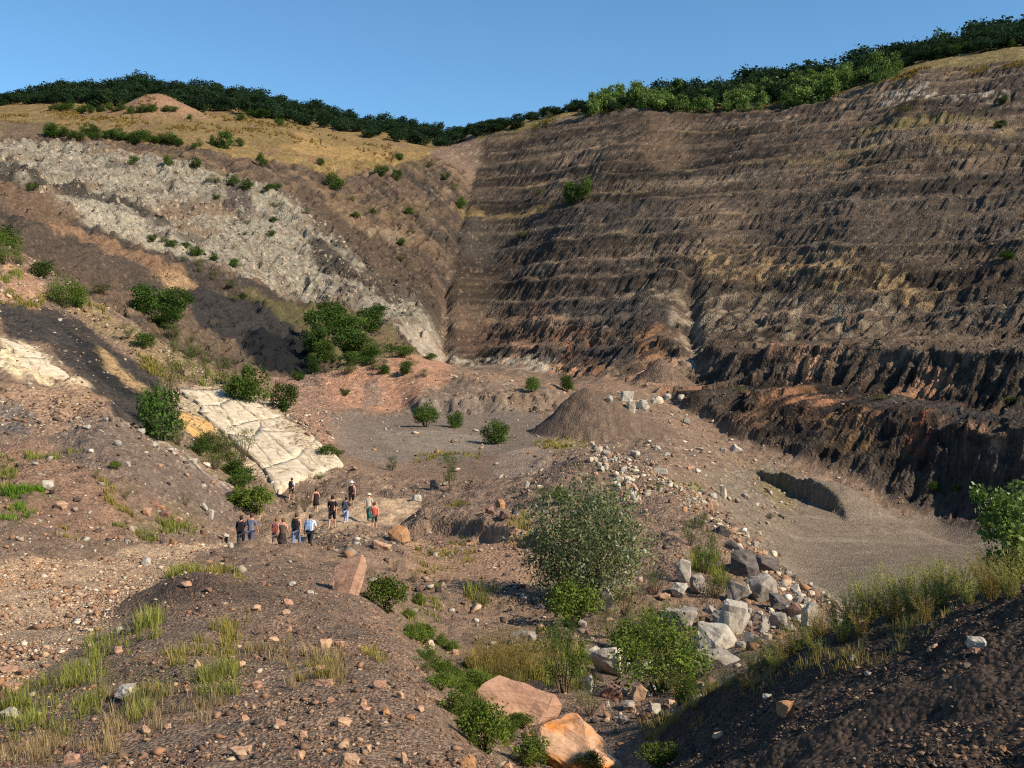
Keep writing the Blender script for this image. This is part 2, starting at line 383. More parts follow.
# brown knoll on the skyline meadow
kx, ky, _ = wpt(158, 110, 400)
Z += 8.5 * np.exp(-(((XX - kx) / 15) ** 2 + ((YY - ky) / 14) ** 2))
Z = Z.astype(np.float32)
EE = Z / YY
EMAX = np.maximum.accumulate(EE, axis=1)
print('terrain heights', round(time.time() - T0, 1))

def ground(x, y):
    u = 512 + 1000 * x / y
    i = float(np.interp(u, US, np.arange(NU))); j = float(np.interp(y, YS, np.arange(NY)))
    i0, j0 = min(int(i), NU - 2), min(int(j), NY - 2); a, b = i - i0, j - j0
    return float((Z[i0, j0] * (1 - a) + Z[i0 + 1, j0] * a) * (1 - b) + (Z[i0, j0 + 1] * (1 - a) + Z[i0 + 1, j0 + 1] * a) * b)

def spot(px, py, ymin=0.0):
    """world point of the ground seen along a sight line"""
    i = int(np.clip(round(float(np.interp(px, US, np.arange(NU)))), 0, NU - 1))
    e = (HORIZON - py) / FPX
    row = EE[i]
    j0 = int(np.searchsorted(YS, ymin)) if ymin else 0
    w = np.nonzero(row[j0:] >= e)[0]
    j = j0 + int(w[0]) if len(w) else NY - 1
    y = float(YS[j]); x = (px - 512) / FPX * y
    return Vector((x, y, ground(x, y)))
# ------------------------------------------------------------------ soil and rock colours (per ground point)
def lin(r, g, b):
    c = np.array([r, g, b], np.float32) / 255
    return np.where(c <= 0.04045, c / 12.92, ((c + 0.055) / 1.055) ** 2.4).astype(np.float32)

COL = np.empty(XX.shape + (3,), np.float32)
COL[:] = lin(122, 98, 80)
NF = fbm(XX * 60 / YY, LY * 60, 3, 101)           # a few centimetres near by, metres far off
NM = fbm(XX / 3.0, YY / 3.0, 4, 103)
NL = fbm(XX / 22.0, YY / 22.0, 4, 105)
NZ = fbm(XX / 6.0, Z / 2.2, 3, 107)

def mix(m, c, a=1.0):
    global COL
    m = np.clip(m * a, 0, 1)[..., None]
    COL += m * (np.asarray(c, np.float32) - COL)

def paint(pts, c, a=1.0, wu=9, wl=0.03, soft=6, mod=None):
    m = blur(inside(poly_ul(pts), wu * 1.8, wl * 1.5), soft)
    m = sstep(0.0, 1.0, m + 0.55 * NF * (m > 0.01) * (m < 0.99)) * (0.86 + 0.3 * NM)
    if mod is not None: m = m * mod
    mix(m, c, a)

thr = lambda n, a, b: sstep(a, b, n)
# mid ground browns
mix(thr(NL, -0.1, 0.4), lin(116, 94, 80), 0.8)
mix(thr(NM, 0.1, 0.5), lin(142, 114, 92), 0.6)
# hillside
mh = MH > 0.5
mix(MH, lin(90, 72, 58))
mix(MH * thr(fbm(hs / 5.0, YY / 40, 4, 111), 0.05, 0.35), lin(122, 96, 74), 0.7)
mix(MH * thr(fbm(hs / 3.5 + 40, YY / 40, 4, 113), 0.02, 0.3), lin(56, 50, 47), 0.9)
mix(MH * thr(NL, 0.0, 0.4), lin(104, 84, 58), 0.5)
COL *= (1 + MH * (0.45 * (hcv - 0.5) + 0.25 * (hcv2 - 0.5)))[..., None]
mix(MH * thr(fbm((ZB - XX * 0.45) / 2.6, (XX + YY) / 40, 4, 118), 0.12, 0.34), lin(60, 53, 49), 0.7)
# pale limestone crags
mix(ML, lin(132, 124, 111))
mix(ML * thr(NZ, 0.0, 0.4), lin(112, 97, 80), 0.8)
mix(ML * thr(NM, 0.15, 0.5), lin(156, 148, 134), 0.7)
mix(ML * thr(fbm(hs / 3.0, YY / 30, 4, 117), 0.18, 0.42), lin(104, 88, 74), 0.75)
mix(ML * (v2 < 0.25), lin(112, 100, 88), 0.7)
mix(ML * thr(fbm(XX / 20, ZB / 9, 4, 119), 0.08, 0.32), lin(112, 90, 70), 0.8)
mix(ML * thr(fbm(XX / 12 + 7, ZB / 5, 4, 120), 0.2, 0.4), lin(84, 76, 70), 0.75)
paint([(55, 190), (100, 205), (160, 232), (210, 255), (205, 262), (150, 243), (95, 225), (50, 203)], lin(150, 140, 123), .8)
paint([(0, 165), (60, 178), (120, 200), (180, 225), (178, 230), (110, 205), (50, 186), (0, 176)], lin(50, 46, 44), 1.0, 4)
paint([(0, 205), (60, 208), (140, 240), (230, 270), (330, 300), (300, 310), (210, 285), (120, 255), (40, 240), (0, 225)], lin(56, 50, 47), .85, 9)
paint([(0, 180), (50, 195), (90, 215), (60, 235), (0, 205)], lin(104, 80, 62), .9, 12)
paint([(60, 218), (120, 240), (200, 272), (190, 280), (110, 252), (50, 228)], lin(132, 98, 70), .8, 8)
paint([(50, 240), (130, 258), (140, 290), (80, 280)], lin(98, 76, 64), .8, 12)
paint([(155, 262), (200, 280), (190, 288), (150, 275)], lin(160, 125, 88), .8, 8)
paint([(225, 185), (250, 183), (252, 205), (220, 205)], lin(66, 59, 57), 1.0, 5)
paint([(275, 190), (300, 195), (350, 225), (420, 240), (440, 290), (380, 275), (330, 240)], lin(78, 63, 52), .9, 8)
paint([(300, 235), (350, 260), (385, 290), (370, 292), (330, 268)], lin(50, 45, 42), 1.0, 6)
paint([(330, 200), (400, 215), (440, 250), (440, 262), (380, 235), (330, 215)], lin(122, 96, 70), .55, 10)
paint([(365, 222), (420, 232), (400, 240), (360, 230)], lin(140, 122, 100), .5, 10)
paint([(330, 262), (400, 280), (440, 300), (445, 330), (400, 300), (340, 280)], lin(64, 54, 47), .9, 8)
paint([(0, 225), (60, 235), (140, 262), (150, 290), (80, 275), (0, 250)], lin(74, 62, 54), .9, 10)
paint([(195, 290), (150, 300), (170, 340), (240, 372), (260, 368), (220, 330)], lin(92, 76, 62), .8, 8)
# coal-black tip
paint([(185, 285), (250, 295), (300, 300), (312, 330), (308, 366), (262, 368), (235, 340), (195, 318)], lin(50, 47, 47), 1.15, 5)
paint([(245, 330), (312, 330), (312, 368), (252, 368)], lin(26, 26, 28), 1.3, 2, .008)
paint([(250, 290), (330, 300), (340, 320), (300, 325), (260, 310)], lin(92, 84, 44), .8, 10)
paint([(390, 322), (415, 328), (447, 350), (440, 358), (410, 342)], lin(160, 146, 130), .9, 3)
paint([(330, 345), (380, 350), (440, 360), (400, 372), (330, 380)], lin(96, 90, 52), .7, 8)
# meadow below the left wood, brown knoll
MEAD = poly_ul([(-430, 0, 300), (0, 0, 318), (60, 0, 322), (150, 0, 330), (230, 0, 338), (330, 0, 352), (400, 0, 382), (445, 0, 440), (480, 0, 470), (480, 0, 560), (-430, 0, 600)])
mm = blur(inside(MEAD, 10, 0.015), 2)
mix(mm, lin(124, 100, 56))
mix(mm * thr(NL, 0.0, 0.35), lin(112, 94, 46), 0.8)
mix(mm * thr(NM, 0.1, 0.45), lin(140, 110, 58), 0.8)
mix(np.exp(-(((XX - kx) / 17) ** 2 + ((YY - ky + 3) / 13) ** 2)) * 1.6, lin(138, 102, 78))
mix(mm * thr(fbm(XX / 9, YY / 14, 4, 121), 0.22, 0.4), lin(116, 86, 66), 0.8)
paint([(310, 135), (400, 160), (395, 166), (330, 160), (270, 150)], lin(150, 116, 60), .8, 10)
paint([(0, 122), (50, 124), (70, 133), (0, 138)], lin(96, 78, 66), .8, 8)
# wood floor, right-hand meadow
RID = poly_ul([(480, 0, 432), (560, 0, 424), (640, 0, 411), (700, 0, 404), (760, 0, 392), (850, 0, 373), (920, 0, 355), (1024, 0, 335), (1250, 0, 304), (1450, 0, 284), (1450, 0, 900), (480, 0, 900)])
mr = blur(inside(RID, 10, 0.012), 2)
mix(mr, lin(114, 98, 52))
mix(mr * thr(NM, 0.0, 0.4), lin(138, 112, 60), 0.8)
mix(mr * thr(NL, 0.1, 0.4), lin(96, 98, 48), 0.8)
# the wall
wz = Z + 1.2 * fbm(S_AL / 30, ZB / 12, 3, 131)
wc = np.empty_like(COL)
wc[:] = lin(116, 94, 77)
def wmix(m, c, a=1.0):
    global wc
    wc += np.clip(m * a, 0, 1)[..., None] * (np.asarray(c, np.float32) - wc)
b1 = fbm(wz / 3.2, S_AL / 70, 4, 133); b2 = fbm(wz / 7.5 + 20, S_AL / 90, 3, 135); b3 = fbm(wz / 1.6 + 9, S_AL / 25, 4, 137)
wmix(thr(b2, 0.0, 0.3), lin(98, 84, 76), 0.8)
wmix(thr(-b2, 0.1, 0.35), lin(140, 112, 90), 0.7)
wmix(thr(b1, 0.12, 0.32), lin(80, 74, 71), 0.85)
wmix(thr(-b1, 0.2, 0.38), lin(152, 126, 98), 0.7)
wmix(thr(b3, 0.3, 0.5), lin(164, 142, 116), 0.6)
streak = fbm(sl / 1.4, ZB / 14, 4, 139)
wmix(thr(streak, 0.1, 0.4), lin(80, 70, 63), 0.55)
wmix(thr(-streak, 0.25, 0.5), lin(150, 124, 98), 0.45)
bench = MW * sstep(-0.06, 0.04, t - 1 + BT)
wmix(bench * thr(NM, -0.4, 0.2), lin(142, 119, 92), 0.55)
wmix(bench * thr(fbm(S_AL / 18 + k * 11.3, k * 4.7 + ZB * 0, 3, 141), 0.1, 0.3) * sstep(24, 40, ZB), lin(140, 118, 60), 0.8)
mix(MW, wc.astype(np.float32) if False else 0.0, 0.0)
low_ = 1 - sstep(-6, 4, ZB)
wmix(low_ * thr(NM, -0.6, 0.2), lin(78, 68, 60), 0.8)
rust = thr(fbm(S_AL / 16, ZB / 5, 3, 145), 0.08, 0.3) * thr(streak, -0.25, 0.25)
wmix(low_ * thr(-b1, 0.05, 0.2), lin(58, 54, 52), 0.6)
wmix(low_ * rust, lin(196, 130, 76), 0.9)
wmix((1 - low_) * thr(fbm(S_AL / 26, wz / 3.5, 3, 147), 0.22, 0.42) * thr(streak, -0.3, 0.2), lin(138, 108, 78), 0.6)
wmix(thr(brk * (fr_ > 0.62), 0.3, 0.9), lin(140, 116, 92), 0.35)
wl2 = wc @ np.array([.3, .5, .2], np.float32)
wc *= np.clip((wl2 / 0.135), 0.3, 2.5)[..., None] ** 0.45
big = fbm(wz / 11 + 3, S_AL / 80, 4, 149)
wc *= (1 + 1.3 * np.clip(big, -0.5, 0.5))[..., None]
wc *= (0.8 + 0.4 * wcv)[..., None]
wg = wc @ np.array([.33, .42, .25], np.float32)
wc = wc * 0.75 + wg[..., None] * 0.25
wc *= np.array([0.48, 0.445, 0.41], np.float32)
COL = COL * (1 - MW[..., None]) + wc * MW[..., None]
spk = (_rs.rand(*XX.shape) < 0.5).astype(np.float32)
wl_ = dict(wu=16, wl=0.02)
paint([(700, 250), (790, 252), (880, 268), (960, 290), (940, 305), (860, 300), (780, 285), (700, 268)], lin(156, 124, 80), .7, mod=thr(NM + streak, -0.2, 0.35), **wl_)
paint([(640, 285), (720, 290), (830, 300), (900, 312), (900, 335), (800, 338), (700, 335), (640, 312)], lin(142, 124, 102), .6, mod=thr(NM, -0.1, 0.3), **wl_)
paint([(560, 295), (700, 300), (700, 318), (560, 312)], lin(136, 116, 96), .6, mod=thr(NM, 0, 0.3), **wl_)
paint([(940, 300), (1024, 300), (1024, 325), (940, 322)], lin(136, 118, 98), .6, mod=thr(NM, 0, 0.3), **wl_)
paint([(830, 345), (960, 350), (1024, 352), (1024, 385), (900, 380), (830, 370)], lin(126, 106, 86), .6, mod=thr(NM, 0, 0.3), **wl_)
paint([(660, 300), (690, 300), (712, 330), (700, 350), (712, 375), (680, 378), (672, 340)], lin(150, 134, 116), .7, mod=thr(NM, -0.2, 0.2), **wl_)
paint([(540, 318), (570, 322), (600, 345), (605, 372), (570, 370), (545, 345)], lin(124, 80, 54), .75, mod=thr(NM + streak, -0.3, 0.3), **wl_)
paint([(628, 335), (655, 330), (660, 360), (640, 368)], lin(144, 98, 60), .75, mod=thr(streak, -.3, .2), **wl_)
paint([(560, 300), (650, 300), (680, 325), (640, 335), (570, 325)], lin(54, 51, 51), .8, 14, .015)
paint([(570, 348), (630, 348), (635, 368), (580, 366)], lin(50, 48, 48), .9, 8, .01)
paint([(450, 300), (540, 302), (545, 345), (460, 350)], lin(92, 68, 54), .7, **wl_)
paint([(450, 350), (560, 360), (560, 376), (450, 364)], lin(158, 146, 132), .8, 8, .008, mod=thr(NM, -0.25, 0.15))
paint([(740, 395), (790, 392), (830, 400), (840, 418), (790, 425), (745, 415)], lin(142, 94, 58), .75, mod=thr(streak, -.2, .25), **wl_)
paint([(830, 425), (870, 432), (868, 455), (825, 452), (812, 435)], lin(156, 114, 66), .75, mod=thr(streak, -.2, .25), **wl_)
paint([(905, 438), (935, 440), (930, 465), (905, 460)], lin(150, 84, 48), .75, mod=thr(streak, -.2, .25), **wl_)
paint([(940, 455), (1024, 455), (1024, 480), (950, 475)], lin(150, 108, 78), .7, mod=thr(NM, -.1, .3), **wl_)
paint([(700, 395), (745, 398), (735, 430), (700, 420)], lin(70, 58, 50), .8, **wl_)
paint([(860, 395), (1024, 410), (1024, 440), (880, 420)], lin(62, 56, 54), .8, **wl_)
paint([(840, 455), (940, 480), (1024, 490), (1024, 535), (930, 520), (860, 490)], lin(66, 57, 50), .8, **wl_)
paint([(740, 190), (900, 195), (1024, 185), (1024, 235), (880, 240), (740, 235)], lin(74, 64, 57), .6, **wl_)
paint([(930, 95), (1024, 85), (1024, 105), (930, 110)], lin(58, 51, 49), .7, **wl_)
paint([(875, 98), (950, 96), (1010, 100), (1005, 107), (880, 106)], lin(190, 170, 150), .8, 12, .012, mod=thr(NM, -.1, .2))
paint([(860, 130), (1000, 122), (1000, 128), (860, 136)], lin(120, 102, 54), .9, 12, .012)
paint([(780, 165), (1000, 148), (1000, 152), (780, 170)], lin(112, 92, 56), .8, 12, .01)
paint([(648, 115), (680, 130), (690, 165), (655, 172), (640, 150)], lin(98, 78, 62), .8, 6)
paint([(455, 212), (560, 212), (680, 205), (690, 235), (560, 235), (455, 238)], lin(62, 56, 53), .75, **wl_)
paint([(455, 200), (560, 196), (560, 201), (455, 206)], lin(120, 98, 56), .9, 6, .01)
# red mound, flats, heap
paint([(320, 372), (380, 362), (450, 362), (452, 382), (440, 395), (420, 408), (340, 408), (325, 395)], lin(166, 118, 90), 1.0, 4)
paint([(365, 385), (385, 382), (378, 405), (362, 405)], lin(112, 100, 92), .8, 5)
paint([(250, 372), (330, 385), (345, 408), (355, 440), (330, 455), (300, 425)], lin(146, 108, 88), .8, 8)
paint([(325, 412), (420, 409), (540, 411), (560, 440), (510, 455), (400, 462), (340, 455)], lin(118, 104, 94), .95, 8)
paint([(380, 430), (480, 436), (490, 450), (390, 448)], lin(136, 122, 108), .7, 12)
paint([(460, 380), (560, 384), (690, 388), (660, 396), (560, 398), (470, 394)], lin(140, 108, 84), .8, 8)
paint([(400, 394), (540, 394), (560, 412), (440, 410)], lin(128, 110, 94), .7, 8, mod=thr(NF, -.2, .2))
mix(blur(mcone & (YY < 150) & (YY > 95), 2), lin(106, 86, 72))
mix(blur(mcone & (YY < 150) & (YY > 95), 2) * thr(fbm((XX - cx) / 1.2, YY / 30, 3, 151), .1, .4), lin(120, 100, 84), .6)
mix(blur(mcone2, 2), lin(108, 86, 72))
paint([(500, 452), (560, 446), (552, 470), (490, 476)], lin(148, 126, 110), .8, 8)
paint([(400, 540), (520, 540), (540, 585), (440, 590), (405, 570)], lin(152, 116, 88), 1.0, 6)
paint([(540, 440), (600, 445), (560, 452)], lin(128, 120, 56), .6, 8)
# lower floor
paint([(700, 470), (760, 460), (860, 500), (940, 520), (1090, 540, 100), (1090, 0, 50), (950, 0, 45), (830, 0, 44), (790, 585), (745, 545)], lin(114, 100, 86), .95, 6)
mlow = blur(inside(SMOOTH_P, 5, 0.03), 2)
mix(mlow * thr(fbm(S_AL / 2.5, (XX * .83 + YY * .55) / 30, 4, 153), .05, .4), lin(128, 114, 98), .8)
mix(mlow * sstep(80, 50, YY) , lin(124, 112, 100), .7)
paint([(750, 462), (775, 480), (800, 505), (785, 512), (760, 495)], lin(118, 104, 58), .7, 5)
paint([(815, 485), (845, 500), (850, 512), (835, 505)], lin(112, 104, 60), .7, 4)
paint([(650, 484), (705, 486), (700, 494), (655, 492)], lin(122, 116, 66), .8, 6)
# slab and strata in the left spur
mix(MSLAB, lin(176, 154, 126))
mix(MSLAB * thr(fbm((XX + Z * 1.2) / 1.1, (YY - Z) / 9, 4, 161), .15, .4), lin(150, 128, 102), .7)
paint([(172, 418), (185, 412), (212, 430), (215, 448), (195, 440)], lin(206, 152, 72), .95, 3)
paint([(0, 300), (60, 310), (110, 345), (160, 380), (175, 430), (150, 440), (100, 400), (40, 345), (0, 330)], lin(58, 53, 51), 1.15, 6, .02)
paint([(60, 325), (115, 365), (150, 400), (140, 405), (90, 370)], lin(38, 36, 37), 1.0, 5, .02)
paint([(95, 345), (130, 375), (150, 395), (140, 398), (110, 372)], lin(176, 140, 92), .8, 5)
paint([(0, 335), (30, 345), (55, 375), (95, 385), (90, 392), (40, 380), (0, 372)], lin(206, 184, 144), .9, 4)
paint([(0, 380), (60, 385), (110, 400), (95, 430), (40, 438), (0, 425)], lin(152, 118, 92), .9, 6)
paint([(0, 408), (18, 400), (34, 420), (28, 436), (0, 436)], lin(96, 92, 92), .9, 4)
paint([(0, 260), (50, 285), (40, 305), (0, 300)], lin(164, 122, 92), .8, 6)
paint([(70, 290), (130, 325), (180, 365), (160, 370), (100, 335), (70, 310)], lin(140, 116, 74), .7, 10)
paint([(130, 325), (200, 365), (260, 392), (240, 398), (190, 380)], lin(128, 110, 70), .6, 10)
# grey heap behind the path
paint([(40, 440), (100, 418), (150, 440), (200, 470), (240, 492), (240, 525), (200, 520), (140, 490), (60, 470)], lin(110, 92, 82), 1.1, 5, .02)
mcrest = np.exp(-((LY - np.log(np.interp(UU, [40, 100, 150, 200, 250], [61, 64, 65, 66, 69]))) / 0.03) ** 2) * sstep(40, 70, UU) * (1 - sstep(235, 255, UU))
mix(mcrest * thr(NF, -.2, .25), lin(166, 150, 136), .85)
paint([(0, 450), (40, 445), (100, 480), (150, 520), (100, 540), (0, 520)], lin(138, 102, 80), .8, 10)
# path
PATH_P = poly_ul([(-80, 0, 13), (30, 680, 14.5), (90, 640), (130, 605), (165, 580), (200, 556, 34), (235, 552, 42), (330, 540, 52), (420, 520), (420, 500), (300, 505), (235, 545, 43), (200, 545), (140, 552), (60, 565), (-80, 0, 26)])
mpath = blur(inside(PATH_P, 6, 0.03), 3)
mix(mpath, lin(164, 136, 108))
paint([(-60, 0, 26), (40, 562), (90, 575), (60, 590), (-60, 0, 23.5)], lin(190, 148, 108), .7, 8, mod=thr(NF, -.2, .2))
# near heap
HEAP_P = poly_ul([(-80, 0, 2.3), (560, 0, 2.3), (560, 0, 10), (490, 0, 12.2), (450, 0, 15), (420, 0, 19), (390, 0, 25), (350, 0, 35), (280, 0, 30), (230, 0, 22.5), (170, 0, 21), (120, 0, 16), (60, 0, 13), (0, 0, 12)])
mheap = blur(inside(HEAP_P, 6, 0.03), 3)
mix(mheap, lin(120, 98, 82))
mix(mheap * thr(fbm(XX / 1.6, YY / 1.6, 4, 171), 0.05, .4), lin(146, 114, 92), .75)
mix(mheap * thr(fbm(XX / 3.0, YY / 3.0, 4, 173), 0.1, .4), lin(90, 76, 66), .7)
mix(np.exp(-(((XX - hx) / 1.9) ** 2 + ((YY - hy + .7) / 1.0) ** 2)) * 1.4, lin(78, 64, 55), .7)
# dark bank
mix(MB_, lin(66, 53, 45))
mix(MB_ * thr(fbm(XX / 1.2, YY / 1.2, 4, 175), 0.05, .4), lin(84, 66, 54), .7)
mix(MB_ * thr(fbm(XX / 0.7 + 9, YY / 0.7, 4, 176), 0.15, .45), lin(46, 39, 35), .7)
# gully between
paint([(500, 700), (560, 650), (640, 640), (700, 640), (690, 690), (640, 740), (560, 768, 12.6)], lin(106, 86, 72), .7, 10)
# greenery staining on the ground
GR = []
for pts, a in [([(0, 640), (140, 660), (240, 640), (250, 690), (110, 700), (60, 740), (0, 745)], .5), ([(0, 490), (60, 500), (20, 525), (0, 525)], .7), ([(140, 510), (210, 515), (190, 540), (120, 530)], .55),
               ([(420, 610), (480, 690), (520, 720), (500, 750), (440, 690), (410, 640)], .6), ([(180, 400), (245, 470), (240, 490), (190, 460), (160, 440)], .7), ([(310, 300), (380, 310), (420, 350), (330, 375), (300, 340)], .6),
               ([(720, 668), (820, 630), (980, 580), (1024, 560), (1024, 580), (900, 625), (760, 690)], .6)]:
    paint(pts, lin(96, 92, 44), a, 12, .03, mod=thr(NF, -.3, .3))
REG_CONE = blur(mcone & (YY < 150) & (YY > 95), 3)
# speckle: stones and grit the size of one ground cell
r1 = _rs.rand(*XX.shape).astype(np.float32)
spk_a = 0.16 + 0.12 * mpath + 0.1 * mheap
COL *= (1 + spk_a * (r1 - 0.5) * 2)[..., None] * (1 + 0.16 * NF + 0.12 * NM)[..., None]
COALM = blur(inside(poly_ul([(185, 285), (250, 295), (300, 300), (312, 330), (308, 366), (262, 368), (235, 340), (195, 318)]), 8, .03), 2)
STRATA = blur(inside(poly_ul([(0, 300), (60, 310), (110, 345), (160, 380), (175, 430), (150, 440), (100, 400), (40, 345), (0, 330)]), 6, .02), 2)
stone = (r1 > 0.955) * (1 - STRATA) * (1 - 0.75 * MH * (1 - ML)) * (1 - 0.5 * (YY < 160)) * (REG_CONE < 0.5) * (1 - MSM) * (1 - COALM) * sstep(40, 55, YY) * (1 - 0.6 * MW) * (1 - 0.7 * MSM) * (1 - mm * .7) * (1 - 0.75 * MB_) * (1 - .6 * MFL)
mix(stone * np.where(MW > .5, .45, .65), lin(186, 160, 136))
_l = COL @ np.array([.3, .5, .2], np.float32)
COL = _l[..., None] * 0.20 + COL * 0.80
COL *= np.array([1.04, 1.01, 0.90], np.float32)
COL = np.clip(COL, 0.012, 0.8).astype(np.float32)
print('colours', round(time.time() - T0, 1))

# ------------------------------------------------------------------ ground materials and pieces
def ground_material(name, fine, bump, rough=0.95, lo=0.82, hi=1.2):
    m = bpy.data.materials.new(name); m.use_nodes = True
    nt = m.node_tree; N, L = nt.nodes, nt.links
    p = N['Principled BSDF']; p.inputs['Roughness'].default_value = rough; p.inputs['Specular IOR Level'].default_value = 0.15
    at = N.new('ShaderNodeAttribute'); at.attribute_name = 'soil'
    tc = N.new('ShaderNodeTexCoord')
    n1 = N.new('ShaderNodeTexNoise'); n1.inputs['Scale'].default_value = fine; n1.inputs['Detail'].default_value = 6; n1.inputs['Roughness'].default_value = 0.7
    n2 = N.new('ShaderNodeTexVoronoi'); n2.inputs['Scale'].default_value = fine * 2.2
    L.new(tc.outputs['Object'], n1.inputs['Vector']); L.new(tc.outputs['Object'], n2.inputs['Vector'])
    mr_ = N.new('ShaderNodeMapRange'); mr_.inputs['From Min'].default_value = 0.25; mr_.inputs['From Max'].default_value = 0.75; mr_.inputs['To Min'].default_value = 0.62; mr_.inputs['To Max'].default_value = 1.38
    L.new(n1.outputs['Fac'], mr_.inputs['Value'])
    mx = N.new('ShaderNodeMix'); mx.data_type = 'RGBA'; mx.blend_type = 'MULTIPLY'; mx.inputs[0].default_value = 1.0
    L.new(at.outputs['Color'], mx.inputs[6]); L.new(mr_.outputs[0], mx.inputs[7])
    hs_ = N.new('ShaderNodeHueSaturation')
    mv = N.new('ShaderNodeMapRange'); mv.inputs['To Min'].default_value = lo; mv.inputs['To Max'].default_value = hi
    sp = N.new('ShaderNodeSeparateColor'); L.new(n2.outputs['Color'], sp.inputs[0]); L.new(sp.outputs[0], mv.inputs['Value'])
    L.new(mv.outputs[0], hs_.inputs['Value']); L.new(mx.outputs[2], hs_.inputs['Color'])
    L.new(hs_.outputs[0], p.inputs['Base Color'])
    ad = N.new('ShaderNodeMath'); ad.operation = 'SUBTRACT'; L.new(n1.outputs['Fac'], ad.inputs[0]); L.new(n2.outputs['Distance'], ad.inputs[1])
    bp = N.new('ShaderNodeBump'); bp.inputs['Strength'].default_value = 0.8; bp.inputs['Distance'].default_value = bump
    L.new(ad.outputs[0], bp.inputs['Height']); L.new(bp.outputs[0], p.inputs['Normal'])
    return m
M_NEAR = ground_material('gravelly_soil', 9.0, 0.06, lo=0.6, hi=1.5)
M_MID = ground_material('stony_ground', 3.0, 0.14)
M_FAR = ground_material('weathered_rock', 1.1, 0.35)

# vertex normals of the whole sheet so that the pieces meet without a seam
Pg = np.stack([XX, YY, Z], -1)
du = np.empty_like(Pg); dl = np.empty_like(Pg)
du[1:-1] = Pg[2:] - Pg[:-2]; du[0] = Pg[1] - Pg[0]; du[-1] = Pg[-1] - Pg[-2]
dl[:, 1:-1] = Pg[:, 2:] - Pg[:, :-2]; dl[:, 0] = Pg[:, 1] - Pg[:, 0]; dl[:, -1] = Pg[:, -1] - Pg[:, -2]
NRM = np.cross(du, dl); NRM /= np.linalg.norm(NRM, axis=-1, keepdims=True) + 1e-9

REG = np.zeros((NU, NY), np.int8)                      # 0 ground
RIDL = np.interp(UU, [-430, 0, 100, 200, 300, 400, 445, 480, 560, 640, 700, 760, 850, 920, 1024, 1250, 1450], [300, 316, 324, 335, 348, 382, 425, 434, 425, 412, 403, 391, 374, 356, 336, 305, 285])
REG[(UU < 470) & (YY > np.interp(UU, [-430, 40, 100, 180, 250, 330, 345, 470], [58, 62, 66, 78, 79, 86, 150, 260]))] = 2     # hillside
REG[inside(poly_ul([(325, 412), (420, 409), (560, 411), (620, 440), (560, 446), (510, 465), (400, 470), (340, 465)]))] = 3
REG[inside(SMOOTH_P)] = 4
REG[mcone & (YY < 150) & (YY > 95)] = 5
REG[inside(PATH_P)] = 6
REG[inside(BANK_P)] = 7
REG[inside(WALL_P)] = 1
REG[YY > RIDL] = 8
NAMES = [('ground', M_MID), ('quarry_wall', M_FAR), ('hillside', M_FAR), ('pit_floor', M_MID), ('pit_basin', M_MID), ('spoil_heap', M_MID), ('path', M_NEAR), ('spoil_bank', M_NEAR), ('ridge', M_FAR)]
idx = np.arange(NU * NY, dtype=np.int32).reshape(NU, NY)
quads = np.stack([idx[:-1, :-1], idx[1:, :-1], idx[1:, 1:], idx[:-1, 1:]], -1).reshape(-1, 4)
qreg = REG[:-1, :-1].ravel(); qnear = (YY[:-1, :-1].ravel() < 42)

def sheet(name, q, mats, matidx=None):
    used, inv = np.unique(q, return_inverse=True)
    inv = inv.reshape(q.shape).astype(np.int32)
    me = bpy.data.meshes.new(name)
    me.vertices.add(len(used)); me.vertices.foreach_set('co', Pg.reshape(-1, 3)[used].astype(np.float32).ravel())
    me.loops.add(inv.size); me.loops.foreach_set('vertex_index', inv.ravel())
    me.polygons.add(len(inv)); me.polygons.foreach_set('loop_start', np.arange(0, inv.size, 4, dtype=np.int32))
    me.polygons.foreach_set('use_smooth', np.ones(len(inv), bool))
    for mt in mats: me.materials.append(mt)
    if matidx is not None: me.polygons.foreach_set('material_index', matidx.astype(np.int32))
    ca = me.attributes.new('soil', 'FLOAT_COLOR', 'POINT')
    c4 = np.ones((len(used), 4), np.float32); c4[:, :3] = COL.reshape(-1, 3)[used]
    ca.data.foreach_set('color', c4.ravel())
    me.update(calc_edges=True)
    me.normals_split_custom_set_from_vertices(NRM.reshape(-1, 3)[used])
    o = bpy.data.objects.new(name, me); scene.collection.objects.link(o)
    o['kind'] = 'structure'
    return o
for r, (nm, mt) in enumerate(NAMES):
    s_ = qreg == r
    if not s_.any(): continue
    if r == 0:
        sheet(nm, quads[s_], [M_MID, M_NEAR], qnear[s_])
    else:
        sheet(nm, quads[s_], [mt])
print('ground pieces', round(time.time() - T0, 1))
# ------------------------------------------------------------------ helpers for things
rnd = random.Random(11)
col_link = scene.collection.objects.link

def mesh_np(name, v, f, mat=None, tint=None, smooth=False, fsize=None):
    me = bpy.data.meshes.new(name)
    v = np.asarray(v, np.float32); f = np.asarray(f, np.int32); k = f.shape[1]
    me.vertices.add(len(v)); me.vertices.foreach_set('co', v.ravel())
    me.loops.add(f.size); me.loops.foreach_set('vertex_index', f.ravel())
    me.polygons.add(len(f)); me.polygons.foreach_set('loop_start', np.arange(0, f.size, k, dtype=np.int32))
    if smooth: me.polygons.foreach_set('use_smooth', np.ones(len(f), bool))
    if tint is not None:
        a = me.attributes.new('tint', 'FLOAT_COLOR', 'POINT')
        c = np.ones((len(v), 4), np.float32); c[:, :3] = tint
        a.data.foreach_set('color', c.ravel())
    if mat: me.materials.append(mat)
    me.update(calc_edges=True)
    return me

def link(name, me, parent=None, loc=None):
    o = bpy.data.objects.new(name, me); col_link(o)
    if parent: o.parent = parent
    if loc is not None: o.location = loc
    return o

